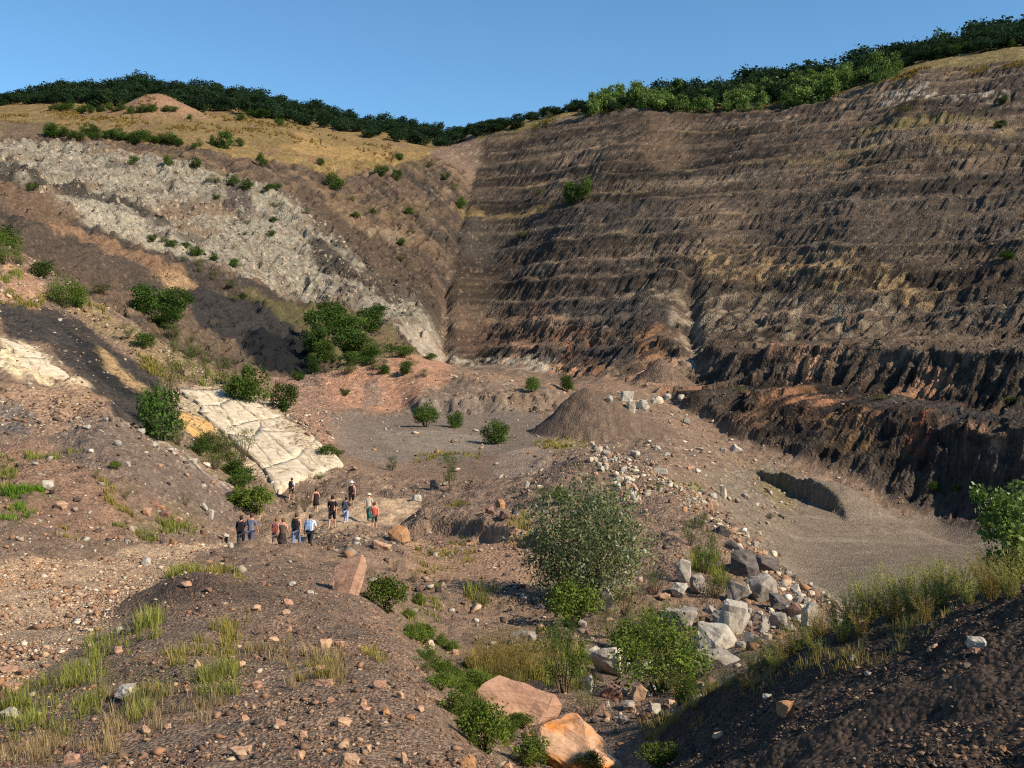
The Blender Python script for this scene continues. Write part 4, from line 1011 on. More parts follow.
RB = [ # named boulders
    (518, 726, 96, 54, 'pink', 'big pink sandstone boulder with rounded top beside leafy green plants', dict(rz=-.35, n=14, depth=.7, tilt=.22, flat=.12, seed=12)),
    (586, 772, 122, 66, 'orange', 'big orange-streaked boulder in the gully bottom, nearest the camera', dict(rz=-.3, n=13, depth=.75, tilt=.18, flat=.15, seed=29)),
    (609, 676, 37, 36, 'white', 'blocky white boulder with dark lichen streaks below the willow', dict(n=14)),
    (606, 612, 15, 30, 'white', 'tall pointed white rock standing at the foot of the willow', dict(n=12)),
    (524, 645, 28, 15, 'grey', 'flat pale grey slab lying before the yellow grass', dict(flat=.2)),
    (541, 634, 16, 15, 'pink', 'rounded pinkish rock touching the flat pale slab', {}),
    (524, 603, 9, 12, 'white', 'small upright white stone in the willow shadow', {}),
    (536, 605, 8, 9, 'white', 'second small white stone in the willow shadow', {}),
    (587, 692, 16, 19, 'white', 'white split block beside the big feathery plant', {}),
    (612, 700, 24, 20, 'brown', 'brown rounded boulder under the blocky white one', {}),
    (739, 602, 22, 19, 'grey', 'rounded pale grey boulder at the top of the rockfall', {}),
    (735, 634, 29, 35, 'white', 'biggest white boulder in the middle of the rockfall', dict(n=24)),
    (764, 602, 26, 23, 'grey', 'sloping grey block behind the biggest white boulder', {}),
    (717, 650, 38, 26, 'white', 'broad white boulder with shaded undercut at the rockfall foot', dict(flat=.1)),
    (719, 668, 42, 20, 'grey', 'wide grey slab under the broad white boulder', dict(flat=.2)),
    (757, 647, 24, 19, 'cream', 'pale wedge-shaped boulder at the rockfall edge', dict(n=9)),
    (780, 610, 24, 21, 'slate', 'dark brown-grey block among the white rockfall boulders', {}),
    (796, 618, 14, 15, 'brown', 'reddish brown block beside the white end boulder', {}),
    (812, 626, 19, 25, 'white', 'smooth white boulder at the outer end of the rockfall', {}),
    (797, 594, 12, 12, 'white', 'small white angular block on the rockfall crest', {}),
    (780, 630, 17, 16, 'grey', 'grey cube-like block in the lower rockfall', {}),
    (764, 632, 12, 13, 'grey', 'small grey block beside the pale wedge', {}),
    (683, 630, 42, 22, 'grey', 'low grey-brown boulder half buried left of the rockfall', dict(flat=.15)),
    (684, 584, 14, 24, 'white', 'upright white rock above the half-buried boulder', {}),
    (681, 597, 17, 13, 'white', 'low white rock at the foot of the upright one', {}),
    (698, 597, 15, 18, 'grey', 'pale grey rock right of the upright white one', {}),
    (745, 576, 27, 26, 'slate', 'large dark shale block leaning above the rockfall', dict(n=20)),
    (767, 572, 24, 16, 'slate', 'dark shale block beside the pale scree', dict(n=18)),
    (738, 552, 26, 15, 'slate', 'flat dark shale block higher up the rubble ridge', dict(n=10, flat=.2)),
    (722, 535, 22, 13, 'slate', 'topmost dark shale slab of the rubble ridge', dict(n=10, flat=.2)),
    (627, 402, 17, 15, 'white', 'largest white block of the rock pile beside the spoil heap', {}),
    (632, 414, 13, 14, 'cream', 'cream block at the foot of the largest white one', {}),
    (643, 410, 14, 13, 'white', 'white block in the middle of the wall-foot pile', {}),
    (657, 404, 14, 10, 'cream', 'flat cream block on the wall-foot pile', {}),
    (610, 403, 8, 7, 'white', 'lone white stone on the spoil heap flank', {}),
    (668, 400, 9, 8, 'white', None, {}), (682, 400, 9, 7, 'white', None, {}), (687, 424, 9, 7, 'white', None, {}), (607, 456, 10, 7, 'grey', None, {}), (657, 451, 8, 7, 'white', None, {}),
    (634, 457, 14, 7, 'white', None, {}), (667, 456, 8, 5, 'white', None, {}), (661, 476, 17, 9, 'white', None, dict(flat=.2)), (690, 471, 12, 6, 'pink', None, {}), (723, 453, 8, 8, 'grey', None, {}),
    (737, 455, 14, 11, 'white', 'bright white boulder at the foot of the dark wall', {}), (700, 452, 10, 5, 'grey', None, {}), (723, 499, 9, 16, 'cream', None, {}), (746, 500, 12, 6, 'grey', None, {}),
    (399, 541, 25, 19, 'rust', 'orange angular boulder with a dark face beside the group', dict(n=11, tilt=-.3)),
    (381, 548, 23, 11, 'tan', 'flat yellow-brown boulder at the foot of the orange one', dict(flat=.2)),
    (434, 490, 13, 11, 'slate', 'dark rock beside the upright roadside shrub', {}), (416, 501, 11, 9, 'white', 'white stone above the orange boulder', {}),
    (500, 509, 11, 12, 'rust', None, {}), (505, 520, 13, 9, 'brown', None, {}), (515, 515, 11, 9, 'slate', None, {}), (490, 515, 12, 9, 'brown', None, {}), (527, 489, 6, 9, 'white', None, {}), (540, 490, 9, 5, 'cream', None, {}),
    (46, 490, 13, 11, 'white', 'round white rock on the grassy left slope', {}), (60, 511, 13, 9, 'tan', 'tan rock below the round white one', {}),
    (146, 517, 11, 10, 'pink', None, {}), (155, 508, 11, 9, 'brown', None, {}), (165, 519, 14, 10, 'brown', None, {}), (178, 523, 9, 9, 'pink', None, {}), (160, 512, 10, 8, 'rust', None, {}), (145, 565, 11, 10, 'white', None, {}),
    (172, 546, 9, 9, 'rust', None, {}), (203, 511, 10, 8, 'white', None, {}), (211, 519, 6, 13, 'white', None, {}), (231, 500, 15, 11, 'grey', 'grey rock half hidden by the pale green plant', {}), (225, 537, 8, 6, 'white', None, {}), (230, 549, 7, 8, 'white', None, {}),
    (116, 448, 9, 8, 'white', None, {}), (127, 467, 8, 6, 'white', None, {}), (86, 432, 9, 5, 'white', None, {}), (105, 424, 8, 5, 'grey', None, {}), (140, 434, 10, 6, 'white', None, {}), (158, 467, 10, 5, 'pink', None, {}), (192, 463, 12, 6, 'white', None, {}), (205, 467, 10, 5, 'cream', None, {}), (212, 485, 8, 5, 'pink', None, {}), (203, 491, 7, 6, 'white', None, {}), (170, 455, 9, 5, 'white', None, {}), (152, 447, 10, 6, 'white', None, {}),
    (125, 700, 30, 19, 'white', 'white triangular stone among foreground grass', dict(n=9)), (86, 668, 7, 9, 'white', 'little white pointed stone behind the triangular one', {}),
    (8, 674, 22, 10, 'pink', 'flat pink stone at the left picture edge', dict(flat=.2)), (10, 697, 20, 14, 'pink', 'pale pink block below the flat pink stone', {}), (6, 722, 22, 16, 'white', 'off-white block lowest at the left picture edge', {}),
    (323, 650, 17, 12, 'tan', None, {}), (339, 648, 15, 8, 'pink', None, {}), (286, 632, 11, 8, 'pink', None, {}), (238, 668, 16, 9, 'tan', None, {}), (256, 690, 14, 11, 'pink', None, {}), (378, 688, 21, 10, 'pink', None, {}), (400, 700, 9, 10, 'tan', None, {}), (342, 728, 19, 9, 'tan', None, {}),
    (303, 741, 9, 12, 'pink', None, {}), (279, 730, 16, 10, 'pink', None, {}), (345, 748, 11, 9, 'tan', None, {}), (350, 768, 23, 15, 'tan', 'tan block at the bottom picture edge', {}), (298, 762, 15, 14, 'tan', None, {}), (238, 757, 29, 9, 'tan', None, dict(flat=.2)), (404, 763, 8, 12, 'tan', None, {}), (368, 755, 10, 9, 'tan', None, {}), (323, 688, 22, 7, 'pink', None, {}),
    (272, 643, 12, 7, 'tan', None, {}), (255, 612, 12, 8, 'tan', None, {}), (287, 606, 12, 7, 'pink', None, {}), (292, 586, 9, 5, 'white', None, {}), (286, 617, 10, 7, 'tan', None, {}), (310, 595, 8, 6, 'white', None, {}), (262, 585, 9, 6, 'brown', None, {}), (365, 717, 11, 8, 'pink', None, {}), (385, 716, 10, 9, 'rust', None, {}), (410, 722, 12, 7, 'rust', None, {}), (420, 712, 9, 8, 'tan', None, {}), (330, 707, 9, 7, 'pink', None, {}), (363, 708, 9, 9, 'pink', None, {}), (245, 722, 8, 8, 'pink', None, {}), (320, 672, 11, 6, 'pink', None, {}), (145, 736, 15, 9, 'tan', None, {}), (168, 730, 10, 6, 'tan', None, {}), (70, 764, 18, 12, 'pink', None, {}), (195, 668, 11, 10, 'tan', None, {}), (118, 656, 11, 8, 'pink', None, {}), (185, 590, 14, 6, 'pink', None, {}), (208, 596, 8, 7, 'brown', None, {}),
    (467, 768, 20, 15, 'rust', 'rust-orange stone at the bottom edge of the near heap', {}), (508, 768, 10, 10, 'tan', None, {}), (461, 682, 19, 9, 'pink', 'flat dark pink rock behind the big pink boulder', dict(flat=.2)), (455, 655, 11, 7, 'tan', None, {}), (431, 648, 7, 11, 'cream', None, {}), (478, 674, 10, 7, 'cream', None, {}),
    (979, 649, 22, 13, 'white', 'white stone lying alone on the dark bank', {}), (789, 716, 23, 18, 'rust', 'rusty orange stone casting shadow on the dark bank', dict(n=10)), (976, 660, 12, 7, 'brown', None, {}), (854, 664, 8, 8, 'white', None, {}), (935, 650, 11, 6, 'tan', None, {}), (931, 657, 7, 6, 'pink', None, {}), (1003, 757, 9, 10, 'rust', None, {}), (775, 672, 8, 5, 'white', None, {}), (768, 702, 12, 6, 'white', None, {}), (868, 682, 9, 5, 'grey', None, {}), (966, 670, 11, 6, 'slate', None, {}), (720, 737, 17, 7, 'tan', None, dict(flat=.2)),
    (640, 704, 18, 20, 'tan', None, {}), (657, 714, 16, 16, 'white', None, {}), (628, 712, 15, 13, 'grey', None, {}), (622, 724, 14, 12, 'grey', None, {}), (645, 718, 15, 10, 'brown', None, {}), (625, 697, 9, 11, 'white', None, {}), (655, 690, 10, 8, 'grey', None, {}), (662, 722, 12, 9, 'brown', None, {}), (685, 695, 14, 11, 'pink', None, {}), (674, 694, 9, 9, 'rust', None, {}), (670, 706, 11, 7, 'tan', None, {}), (700, 688, 12, 7, 'pink', None, {}), (576, 618, 13, 10, 'slate', None, {}), (565, 625, 12, 9, 'grey', None, {}), (582, 628, 11, 9, 'grey', None, {}),
    (653, 594, 12, 11, 'brown', None, {}), (640, 581, 6, 6, 'white', None, {}), (665, 601, 14, 7, 'pink', None, {}), (722, 626, 16, 14, 'grey', None, {}), (748, 614, 12, 9, 'grey', None, {}), (772, 622, 11, 9, 'white', None, {}), (790, 632, 13, 10, 'grey', None, {}), (800, 604, 13, 9, 'grey', None, {}), (768, 641, 11, 8, 'cream', None, {}), (741, 648, 13, 9, 'grey', None, {}), (705, 656, 12, 9, 'grey', None, {}), (752, 586, 12, 9, 'white', None, {}), (783, 588, 11, 8, 'white', None, {}), (803, 618, 10, 9, 'white', None, {}), (730, 610, 10, 8, 'white', None, {}), (710, 614, 11, 9, 'grey', None, {}),
]
for (px, py, w, h, tone, lab, kw) in RB:
    if 670 < px < 825 and 560 < py < 672 and w > 13: w, h = w * 1.22, h * 1.22
    rock(px, py, w, h, tone, lab, 'boulder' if (w >= 16 or py < 520) else 'stone', **kw)
# the leaning slab
b = spot(348, 594)
s = b.y / 1000
me = boulder_mesh(78, 36 * s, 13 * s, 58 * s, RM['pink'], 26, 0.0, 2)
o = link('stone_slab', me, None, b + Vector((0, .35, 11 * s))); o.rotation_euler = (-0.55, -0.12, -0.2)
tag(o, 'tall pink stone slab leaning on the slope below the group', 'boulder')
# white rubble band above the willow
for i in range(58):
    t_ = rnd.random()
    px = 592 + 52 * t_ + rnd.gauss(0, 7); py = 452 + 50 * t_ + rnd.gauss(0, 7)
    rock(px, py, rnd.uniform(4.5, 9), rnd.uniform(4, 7), rnd.choice(['white', 'white', 'cream', 'cream', 'tan', 'pink']), 'pale angular block in the white rubble band behind the willow', 'rubble_block', 'blocks of the white rubble band')
for i in range(24):
    t_ = rnd.random()
    px = 690 + 85 * t_ + rnd.gauss(0, 9); py = 495 + 72 * t_ + rnd.gauss(0, 8)
    rock(px, py, rnd.uniform(4.5, 10), rnd.uniform(4, 7), rnd.choice(['white', 'cream', 'tan', 'slate', 'slate', 'rust']), 'mixed pale or dark block along the crest of the rubble ridge', 'rubble_block', 'blocks of the rubble ridge')
for i in range(40):
    px = rnd.uniform(745, 812); py = rnd.uniform(575, 640) if px < 790 else rnd.uniform(590, 628)
    rock(px, py, rnd.uniform(5, 10), rnd.uniform(4, 8), rnd.choice(['white', 'grey', 'grey', 'cream', 'brown', 'slate']), 'small angular fill block packed between the rockfall boulders', 'rubble_block', 'small blocks of the rockfall')
for i in range(26):
    px = rnd.uniform(600, 700); py = rnd.uniform(690, 728) - (px - 600) * 0.15
    rock(px, py, rnd.uniform(5, 10), rnd.uniform(4, 8), rnd.choice(['white', 'grey', 'tan', 'brown', 'pink', 'brown']), 'small mixed stone in the gully between pink boulder and dark bank', 'stone', 'small stones of the gully')
print('rocks', round(time.time() - T0, 1))

# ------------------------------------------------------------------ bedded limestone outcrops
def outcrop(name, A, B, C, D, na, nb, mat, label, thick, seed):
    """plates of rock over the quad A-B (upper edge) to D-C (lower edge), sight points; each plate is its own piece"""
    rr = random.Random(seed)
    W = [spot(*q) for q in (A, B, C, D)]
    base = sum(W, Vector()) / 4; base.z = ground(base.x, base.y)
    root = empty(name, base)
    node = {}
    zs = lambda q: sum(ground(q.x + a_, q.y + b_) for a_ in (-1.2, 0, 1.2) for b_ in (-2, 0, 2)) / 9
    for i in range(na + 1):
        for j in range(nb + 1):
            a_, b_ = i / na, j / nb
            if 0 < i < na: a_ += rr.uniform(-.32, .32) / na
            if 0 < j < nb: b_ += rr.uniform(-.36, .36) / nb
            p_ = (W[0] * (1 - a_) + W[1] * a_) * (1 - b_) + (W[3] * (1 - a_) + W[2] * a_) * b_
            if i in (0, na) or j in (0, nb): p_ = p_ + Vector((rr.uniform(-1.3, 1.3), rr.uniform(-1.6, 1.6), 0))
            p_.z = zs(p_); node[i, j] = p_
    for i in range(na):
        for j in range(nb):
            if rr.random() < 0.06: continue
            c4 = [node[i, j], node[i + 1, j], node[i + 1, j + 1], node[i, j + 1]]
            off = rr.uniform(0.28, 0.34) * thick; tilt_a, tilt_b = rr.uniform(-.025, .025), rr.uniform(-.025, .025)
            G = 7; V = []; F = []
            for ii in range(G):
                for jj in range(G):
                    a_ = -0.012 + 1.024 * ii / (G - 1); b_ = -0.01 + 1.02 * jj / (G - 1)
                    q = (c4[0] * (1 - a_) + c4[1] * a_) * (1 - b_) + (c4[3] * (1 - a_) + c4[2] * a_) * b_
                    ed = (ii in (0, G - 1)) + (jj in (0, G - 1))
                    nz = float(fbm(np.array([q.x / 1.1]), np.array([q.y / 1.4]), 4, 190)[0]) * 0.10 * thick
                    z = q.z + off + nz + (a_ - .5) * tilt_a * 3 * thick + (b_ - .5) * tilt_b * 3 * thick 
                    V.append((q.x + (rr.uniform(-.10, .10) if ed else 0), q.y + (rr.uniform(-.14, .14) if ed else 0), z))
            n0_ = len(V); ring = [ii * G for ii in range(G)] + [(G - 1) * G + jj for jj in range(1, G)] + [ii * G + G - 1 for ii in range(G - 2, -1, -1)] + [jj for jj in range(G - 2, 0, -1)]
            for r_ in ring: V.append((V[r_][0], V[r_][1], V[r_][2] - 1.6 * thick))
            for ii in range(G - 1):
                for jj in range(G - 1): F.append((ii * G + jj, (ii + 1) * G + jj, (ii + 1) * G + jj + 1, ii * G + jj + 1))
            for q_ in range(len(ring)):
                nx = (q_ + 1) % len(ring); F.append((ring[nx], ring[q_], n0_ + q_, n0_ + nx))
            v = np.array(V) - np.array(base)
            link('slab', mesh_np('slab', v, F, mat), root)
    return tag(root, label, 'rock outcrop')
outcrop('limestone_outcrop', (184, 394), (229, 386), (331, 466), (276, 486), 3, 5, RM['bed'], 'broad cream limestone slabs dipping down to the pit floor above the group', 0.75, 3)
outcrop('limestone_outcrop', (-16, 338), (24, 346), (96, 391), (-16, 372), 2, 3, RM['bed'], 'pale ledge of bedded limestone at the left picture edge', 0.7, 5)
outcrop('clay_outcrop', (176, 418), (190, 414), (216, 432), (204, 446), 2, 3, RM['yellow'], 'yellow clay bank below the cream limestone slabs', 0.6, 8)

# ------------------------------------------------------------------ loose stone and scree that nobody could count
def lowstone(seed):
    bm = hull_bm(seed, 1, 1, 0.75, 10); bm.verts.ensure_lookup_table()
    bmesh.ops.triangulate(bm, faces=bm.faces[:])
    for i_, v_ in enumerate(bm.verts): v_.index = i_
    v = np.array([x.co[:] for x in bm.verts]); f = np.array([[q.index for q in fc.verts] for fc in bm.faces]); bm.free()
    return v, f
LOW = [lowstone(900 + i) for i in range(8)]
def chip(seed):
    r_ = random.Random(seed); j_ = lambda a_: a_ + r_.uniform(-.22, .22)
    v = np.array([(j_(.5), j_(0), j_(0)), (j_(0), j_(.5), j_(0)), (j_(-.5), j_(0), j_(0)), (j_(0), j_(-.5), j_(0)), (j_(0), j_(0), .32), (j_(0), j_(0), -.32)])
    return v, np.array([(0, 1, 4), (1, 2, 4), (2, 3, 4), (3, 0, 4), (1, 0, 5), (2, 1, 5), (3, 2, 5), (0, 3, 5)])
CHIPS = [chip(50 + i) for i in range(10)]
def scatter(name, weight, n, smin, smax, power, tones, seed, label, LOW=LOW):
    rs = np.random.RandomState(seed)
    area = np.zeros_like(Z); area[:-1, :-1] = np.abs((XX[1:, :-1] - XX[:-1, :-1]) * (YY[:-1, 1:] - YY[:-1, :-1]))
    w_ = (weight * area).ravel().astype(np.float64); w_ /= w_.sum()
    pick = rs.choice(w_.size, n, p=w_)
    i, j = np.unravel_index(pick, Z.shape); i = np.minimum(i, NU - 2); j = np.minimum(j, NY - 2)
    a_, b_ = rs.rand(n), rs.rand(n)
    def bil(A_): return (A_[i, j] * (1 - a_) + A_[i + 1, j] * a_) * (1 - b_) + (A_[i, j + 1] * (1 - a_) + A_[i + 1, j + 1] * a_) * b_
    pos = np.stack([bil(XX), bil(YY), bil(Z)], -1)
    sz = smin * (1 - rs.rand(n) * (1 - (smin / smax) ** power)) ** (-1 / power)
    tn = np.array([lin(*t_) for t_ in tones])[rs.randint(0, len(tones), n)] * (0.75 + 0.5 * rs.rand(n, 1))
    VV, FF, TT, off = [], [], [], 0
    kind = rs.randint(0, len(LOW), n)
    for q, (v, f) in enumerate(LOW):
        s_ = np.nonzero(kind == q)[0]
        if not len(s_): continue
        an = rs.rand(len(s_)) * 6.28; ca, sa = np.cos(an), np.sin(an)
        sc3 = sz[s_][:, None] * rs.uniform(0.65, 1.25, (len(s_), 3))
        vs = v[None] * sc3[:, None, :]
        tl = rs.uniform(-.5, .5, len(s_))[:, None]
        z_ = vs[..., 2] + vs[..., 0] * tl
        x_ = vs[..., 0] * ca[:, None] - vs[..., 1] * sa[:, None]; y_ = vs[..., 0] * sa[:, None] + vs[..., 1] * ca[:, None]
        P_ = np.stack([x_, y_, z_], -1) + pos[s_][:, None, :] + np.array([0, 0, 0.12]) * sz[s_][:, None, None]
        VV.append(P_.reshape(-1, 3)); FF.append((f[None] + (np.arange(len(s_)) * len(v))[:, None, None]).reshape(-1, 3) + off); off += len(s_) * len(v)
        TT.append(np.repeat(tn[s_], len(v), 0))
    o = link(name, mesh_np(name, np.concatenate(VV), np.concatenate(FF), M_GRIT, np.concatenate(TT)))
    o['kind'] = 'stuff'; o['label'] = label; o['category'] = 'stones'
    return o
TAN = [(176, 146, 116), (160, 126, 100), (142, 110, 88), (188, 164, 136), (124, 98, 80), (160, 120, 90), (200, 182, 158)]
DRK = [(96, 84, 76), (120, 96, 82), (80, 72, 68), (150, 116, 94)]
PALE = [(180, 168, 148), (162, 148, 128), (140, 126, 108), (196, 186, 168), (118, 104, 88)]
inframe = ((UU > -60) & (UU < 1090)).astype(np.float32)
clump = np.clip(0.5 + 1.6 * fbm(XX / 1.5, YY / 1.5, 3, 201), 0.05, 2)
clumpL = np.clip(0.5 + 1.6 * fbm(XX / 6, YY / 6, 3, 203), 0.05, 2)
scatter('gravel', inframe * mheap * clump * np.exp(-YY / 16), 40000, 0.012, 0.12, 2.15, TAN[:6] + DRK + [(112, 90, 74), (130, 108, 90)], 1, 'loose tan gravel strewn over the dark near heap', CHIPS)
scatter('gravel', inframe * mpath * clump * (YY < 60) * np.exp(-YY / 22), 27000, 0.018, 0.24, 2.0, TAN, 2, 'pale gravel covering the path', CHIPS)
scatter('gravel', inframe * MB_ * clump * np.exp(-YY / 6), 17000, 0.010, 0.062, 1.9, [(96, 80, 68), (74, 62, 54), (60, 52, 46), (120, 98, 80), (140, 116, 94)], 3, 'dark grit and small stones on the shadowed bank', CHIPS)
midm = inframe * (1 - mheap) * (1 - mpath) * (1 - MB_) * (YY > 12) * (YY < 78) * (1 - MSM) * (1 - MSLAB)
scatter('rubble', midm * clumpL, 11000, 0.06, 0.55, 1.8, TAN + DRK + PALE, 4, 'scattered rubble over the middle ground')
ridge_m = np.exp(-((UU - np.interp(YY, [32, 37, 45, 55, 67, 78], [812, 815, 775, 735, 690, 620])) / 26) ** 2) * (YY > 30) * (YY < 82)
scatter('rubble', ridge_m, 2000, 0.10, 0.7, 1.8, PALE + TAN, 5, 'pale scree spilling along the rubble ridge')
scatter('scree', inframe * ML * (1 - COALM) * clumpL, 4500, 0.25, 1.5, 2.3, PALE[1:3] + PALE[4:] + [(100, 86, 72)], 6, 'grey limestone scree on the hillside crags')
scatter('scree', inframe * MW * clumpL * (0.25 + bench), 5000, 0.18, 1.0, 2.2, [PALE[4], (136, 116, 94), (110, 90, 72)] + DRK, 7, 'stones lying on the benches of the quarry wall', CHIPS)
hm = inframe * (REG == 2) * (YY < 130) * (1 - MSLAB) * (1 - 0.85 * STRATA)
scatter('rubble', hm * clumpL, 5000, 0.12, 0.8, 2.0, TAN + DRK + PALE, 8, 'small rubble on the near left spur')
scatter('rubble', inframe * (YY > 80) * (YY < 175) * (REG != 1) * (REG != 2) * (REG != 5) * (1 - MSM) * (1 - .8 * MFL), 3000, 0.15, 0.9, 2.0, TAN + PALE, 9, 'stones strewn across the upper pit floor', CHIPS)
eb = blur(MSLAB > 0.5, 14); eb = eb * (1 - eb) * 4
scatter('rubble', eb, 900, 0.10, 0.75, 1.7, TAN + PALE, 10, 'broken stones along the edge of the cream slabs')
print('scree', round(time.time() - T0, 1))
# ------------------------------------------------------------------ trees of the skyline
def topline(px):
    return np.interp(px, [-40, 0, 40, 80, 130, 200, 260, 300, 350, 400, 450, 500, 540, 560, 600, 640, 660, 700, 750, 780, 800, 830, 880, 930, 980, 1024, 1070],
                     [98, 93, 84, 74, 72, 78, 84, 95, 107, 113, 121, 122, 112, 102, 91, 88, 80, 73, 68, 60, 58, 59, 40, 33, 18, 8, 2])
def ridge_tree(px, Y, top, key='forest', label='', group='', jitter=0.1, wf=(0.95, 1.45), name='forest_tree', cat='tree'):
    x = (px - 512) / 1000 * Y
    g = ground(x, Y)
    h = (HORIZON - top) * Y / 1000 - g
    h = max(4.5, min(21, h)) * rnd.uniform(1 - jitter, 1 + jitter * .6)
    return plant(name, key, Vector((x, Y, g)), h, max(h * rnd.uniform(*wf), rnd.uniform(7, 9.5)), label, cat, group, sink=0.1)
TREES = []
SECTIONS = [(60, 'at the left end of the far wood'), (130, 'left of the brown knoll'), (190, 'behind the brown knoll'), (260, 'above the lone meadow bush'), (350, 'above the golden meadow'), (430, 'where the far wood runs downhill'), (500, 'in the skyline saddle'), (600, 'just right of the skyline saddle'), (680, 'above the bare brown scar'),
            (760, 'above the middle of the sapling thicket'), (850, 'behind the upper saplings'), (940, 'above the dry upper meadow'), (2000, 'at the right end of the crest')]
ORD = ['first', 'second', 'third', 'fourth', 'fifth', 'sixth', 'seventh', 'eighth', 'ninth', 'tenth', 'eleventh', 'twelfth', 'thirteenth', 'fourteenth', 'fifteenth', 'sixteenth', 'seventeenth', 'eighteenth', 'nineteenth', 'twentieth'] + ['twenty-' + w_ for w_ in ('first', 'second', 'third', 'fourth', 'fifth', 'sixth', 'seventh', 'eighth', 'ninth')] + ['thirtieth', 'thirty-first', 'thirty-second', 'thirty-third', 'thirty-fourth', 'thirty-fifth']
# each saplings' stretch is named in the same way
def section(q): return next(i for i, (x, _) in enumerate(SECTIONS) if q < x)
def count_off(items, fmt):
    seen = {}
    for row, q, o in sorted(items, key=lambda a: a[1]):
        key = (row, section(q)); n_ = seen.get(key, 0); seen[key] = n_ + 1
        if n_ < len(ORD): o['label'] = fmt(row, ORD[n_], SECTIONS[section(q)][1])
px = -45.0
while px < 1075:                      # the crest row, then two rows below it
    dark_l = px < 500
    for row in range(4):
        jit_ = (0.22 if dark_l else 0.34) if row == 0 else 0.12
        q = px + rnd.uniform(-5, 5)
        if row == 3 and not dark_l and q < 760: continue
        tl = float(topline(q))
        if dark_l:
            Y = [522, 490, 462, 440][row] + rnd.uniform(-9, 9); top = tl + [0, 4, 9, 14][row] + abs(rnd.gauss(0, 2.0))
            lab, grp = ('dark green tree in the close wood along the far skyline', 'trees of the far skyline wood')
            if row >= 2: lab, grp = ('dark green tree at the lower edge of the far wood above the meadow', 'edge trees of the far wood')
        else:
            Y = [470, 446, 424, 408][row] + rnd.uniform(-8, 8) - (q - 500) * 0.05; top = tl + [0, 4, 10, 18][row] + abs(rnd.gauss(0, 2.6))
            lab, grp = ('dark broadleaf tree on the crest above the quarry wall', 'crest trees above the quarry wall')
            if row == 2: lab, grp = ('dark broadleaf tree in front of the crest wood above the quarry wall', 'lower trees above the quarry wall')
            if row == 2 and q < 600: continue
        TREES.append((row, q, ridge_tree(q, Y, top, 'forest', lab, grp, jitter=jit_)))
    px += 11.5 if dark_l else 13.0
count_off(TREES, lambda r_, n_, s_: f'{n_} dark tree in the {["skyline", "second", "third", "front"][r_]} row {s_}')
YOUNG = []
# young light green trees below the crest wood
for i in range(150):
    q = rnd.uniform(590, 905)
    Yr = float(np.interp(q, [560, 640, 700, 760, 850, 920, 1024], [427, 414, 404, 392, 375, 358, 338]))
    Y = Yr + rnd.uniform(-9, 24)
    h = rnd.choice((3.5, 5.0, 6.5, 8.0, 9.5)) * rnd.uniform(.85, 1.15)
    if q > 850 and rnd.random() < .5: continue
    x = (q - 512) / 1000 * Y
    YOUNG.append((0 if Y < Yr + 13 else 1, q, plant('young_tree', rnd.choice(['young', 'youngdome', 'youngdome', 'youngdome']), Vector((x, Y, ground(x, Y))), h, h * rnd.uniform(.7, 1.25), 'light green young tree in the thicket on the quarry rim', 'tree', 'young trees on the quarry rim', sink=.1)))
count_off(YOUNG, lambda r_, n_, s_: f'{n_} light green sapling, {["front", "back"][r_]} of thicket, {s_.replace("sapling thicket", "wall").replace("behind the upper saplings", "below the big crest trees")}')
for i in range(16):
    q = rnd.uniform(890, 1030); Y = float(np.interp(q, [850, 920, 1024], [395, 385, 372])) + rnd.uniform(0, 25)
    x = (q - 512) / 1000 * Y; h = rnd.uniform(2.5, 5)
    plant('shrub', 'bush', Vector((x, Y, ground(x, Y))), h, h * 1.2, 'small green shrub in the dry meadow under the highest crest trees', 'shrub', 'shrubs of the high meadow', sink=.1)
for i in range(22):
    q = rnd.uniform(500, 640); Y = float(np.interp(q, [480, 560, 640], [440, 428, 416])) + rnd.uniform(3, 45)
    x = (q - 512) / 1000 * Y; h = rnd.uniform(1.5, 4)
    plant('shrub', rnd.choice(['bush', 'olivebush']), Vector((x, Y, ground(x, Y))), h, h * 1.3, 'low shrub on the grassy saddle above the wall', 'shrub', 'shrubs of the grassy saddle', sink=.1)
print('wood', round(time.time() - T0, 1))

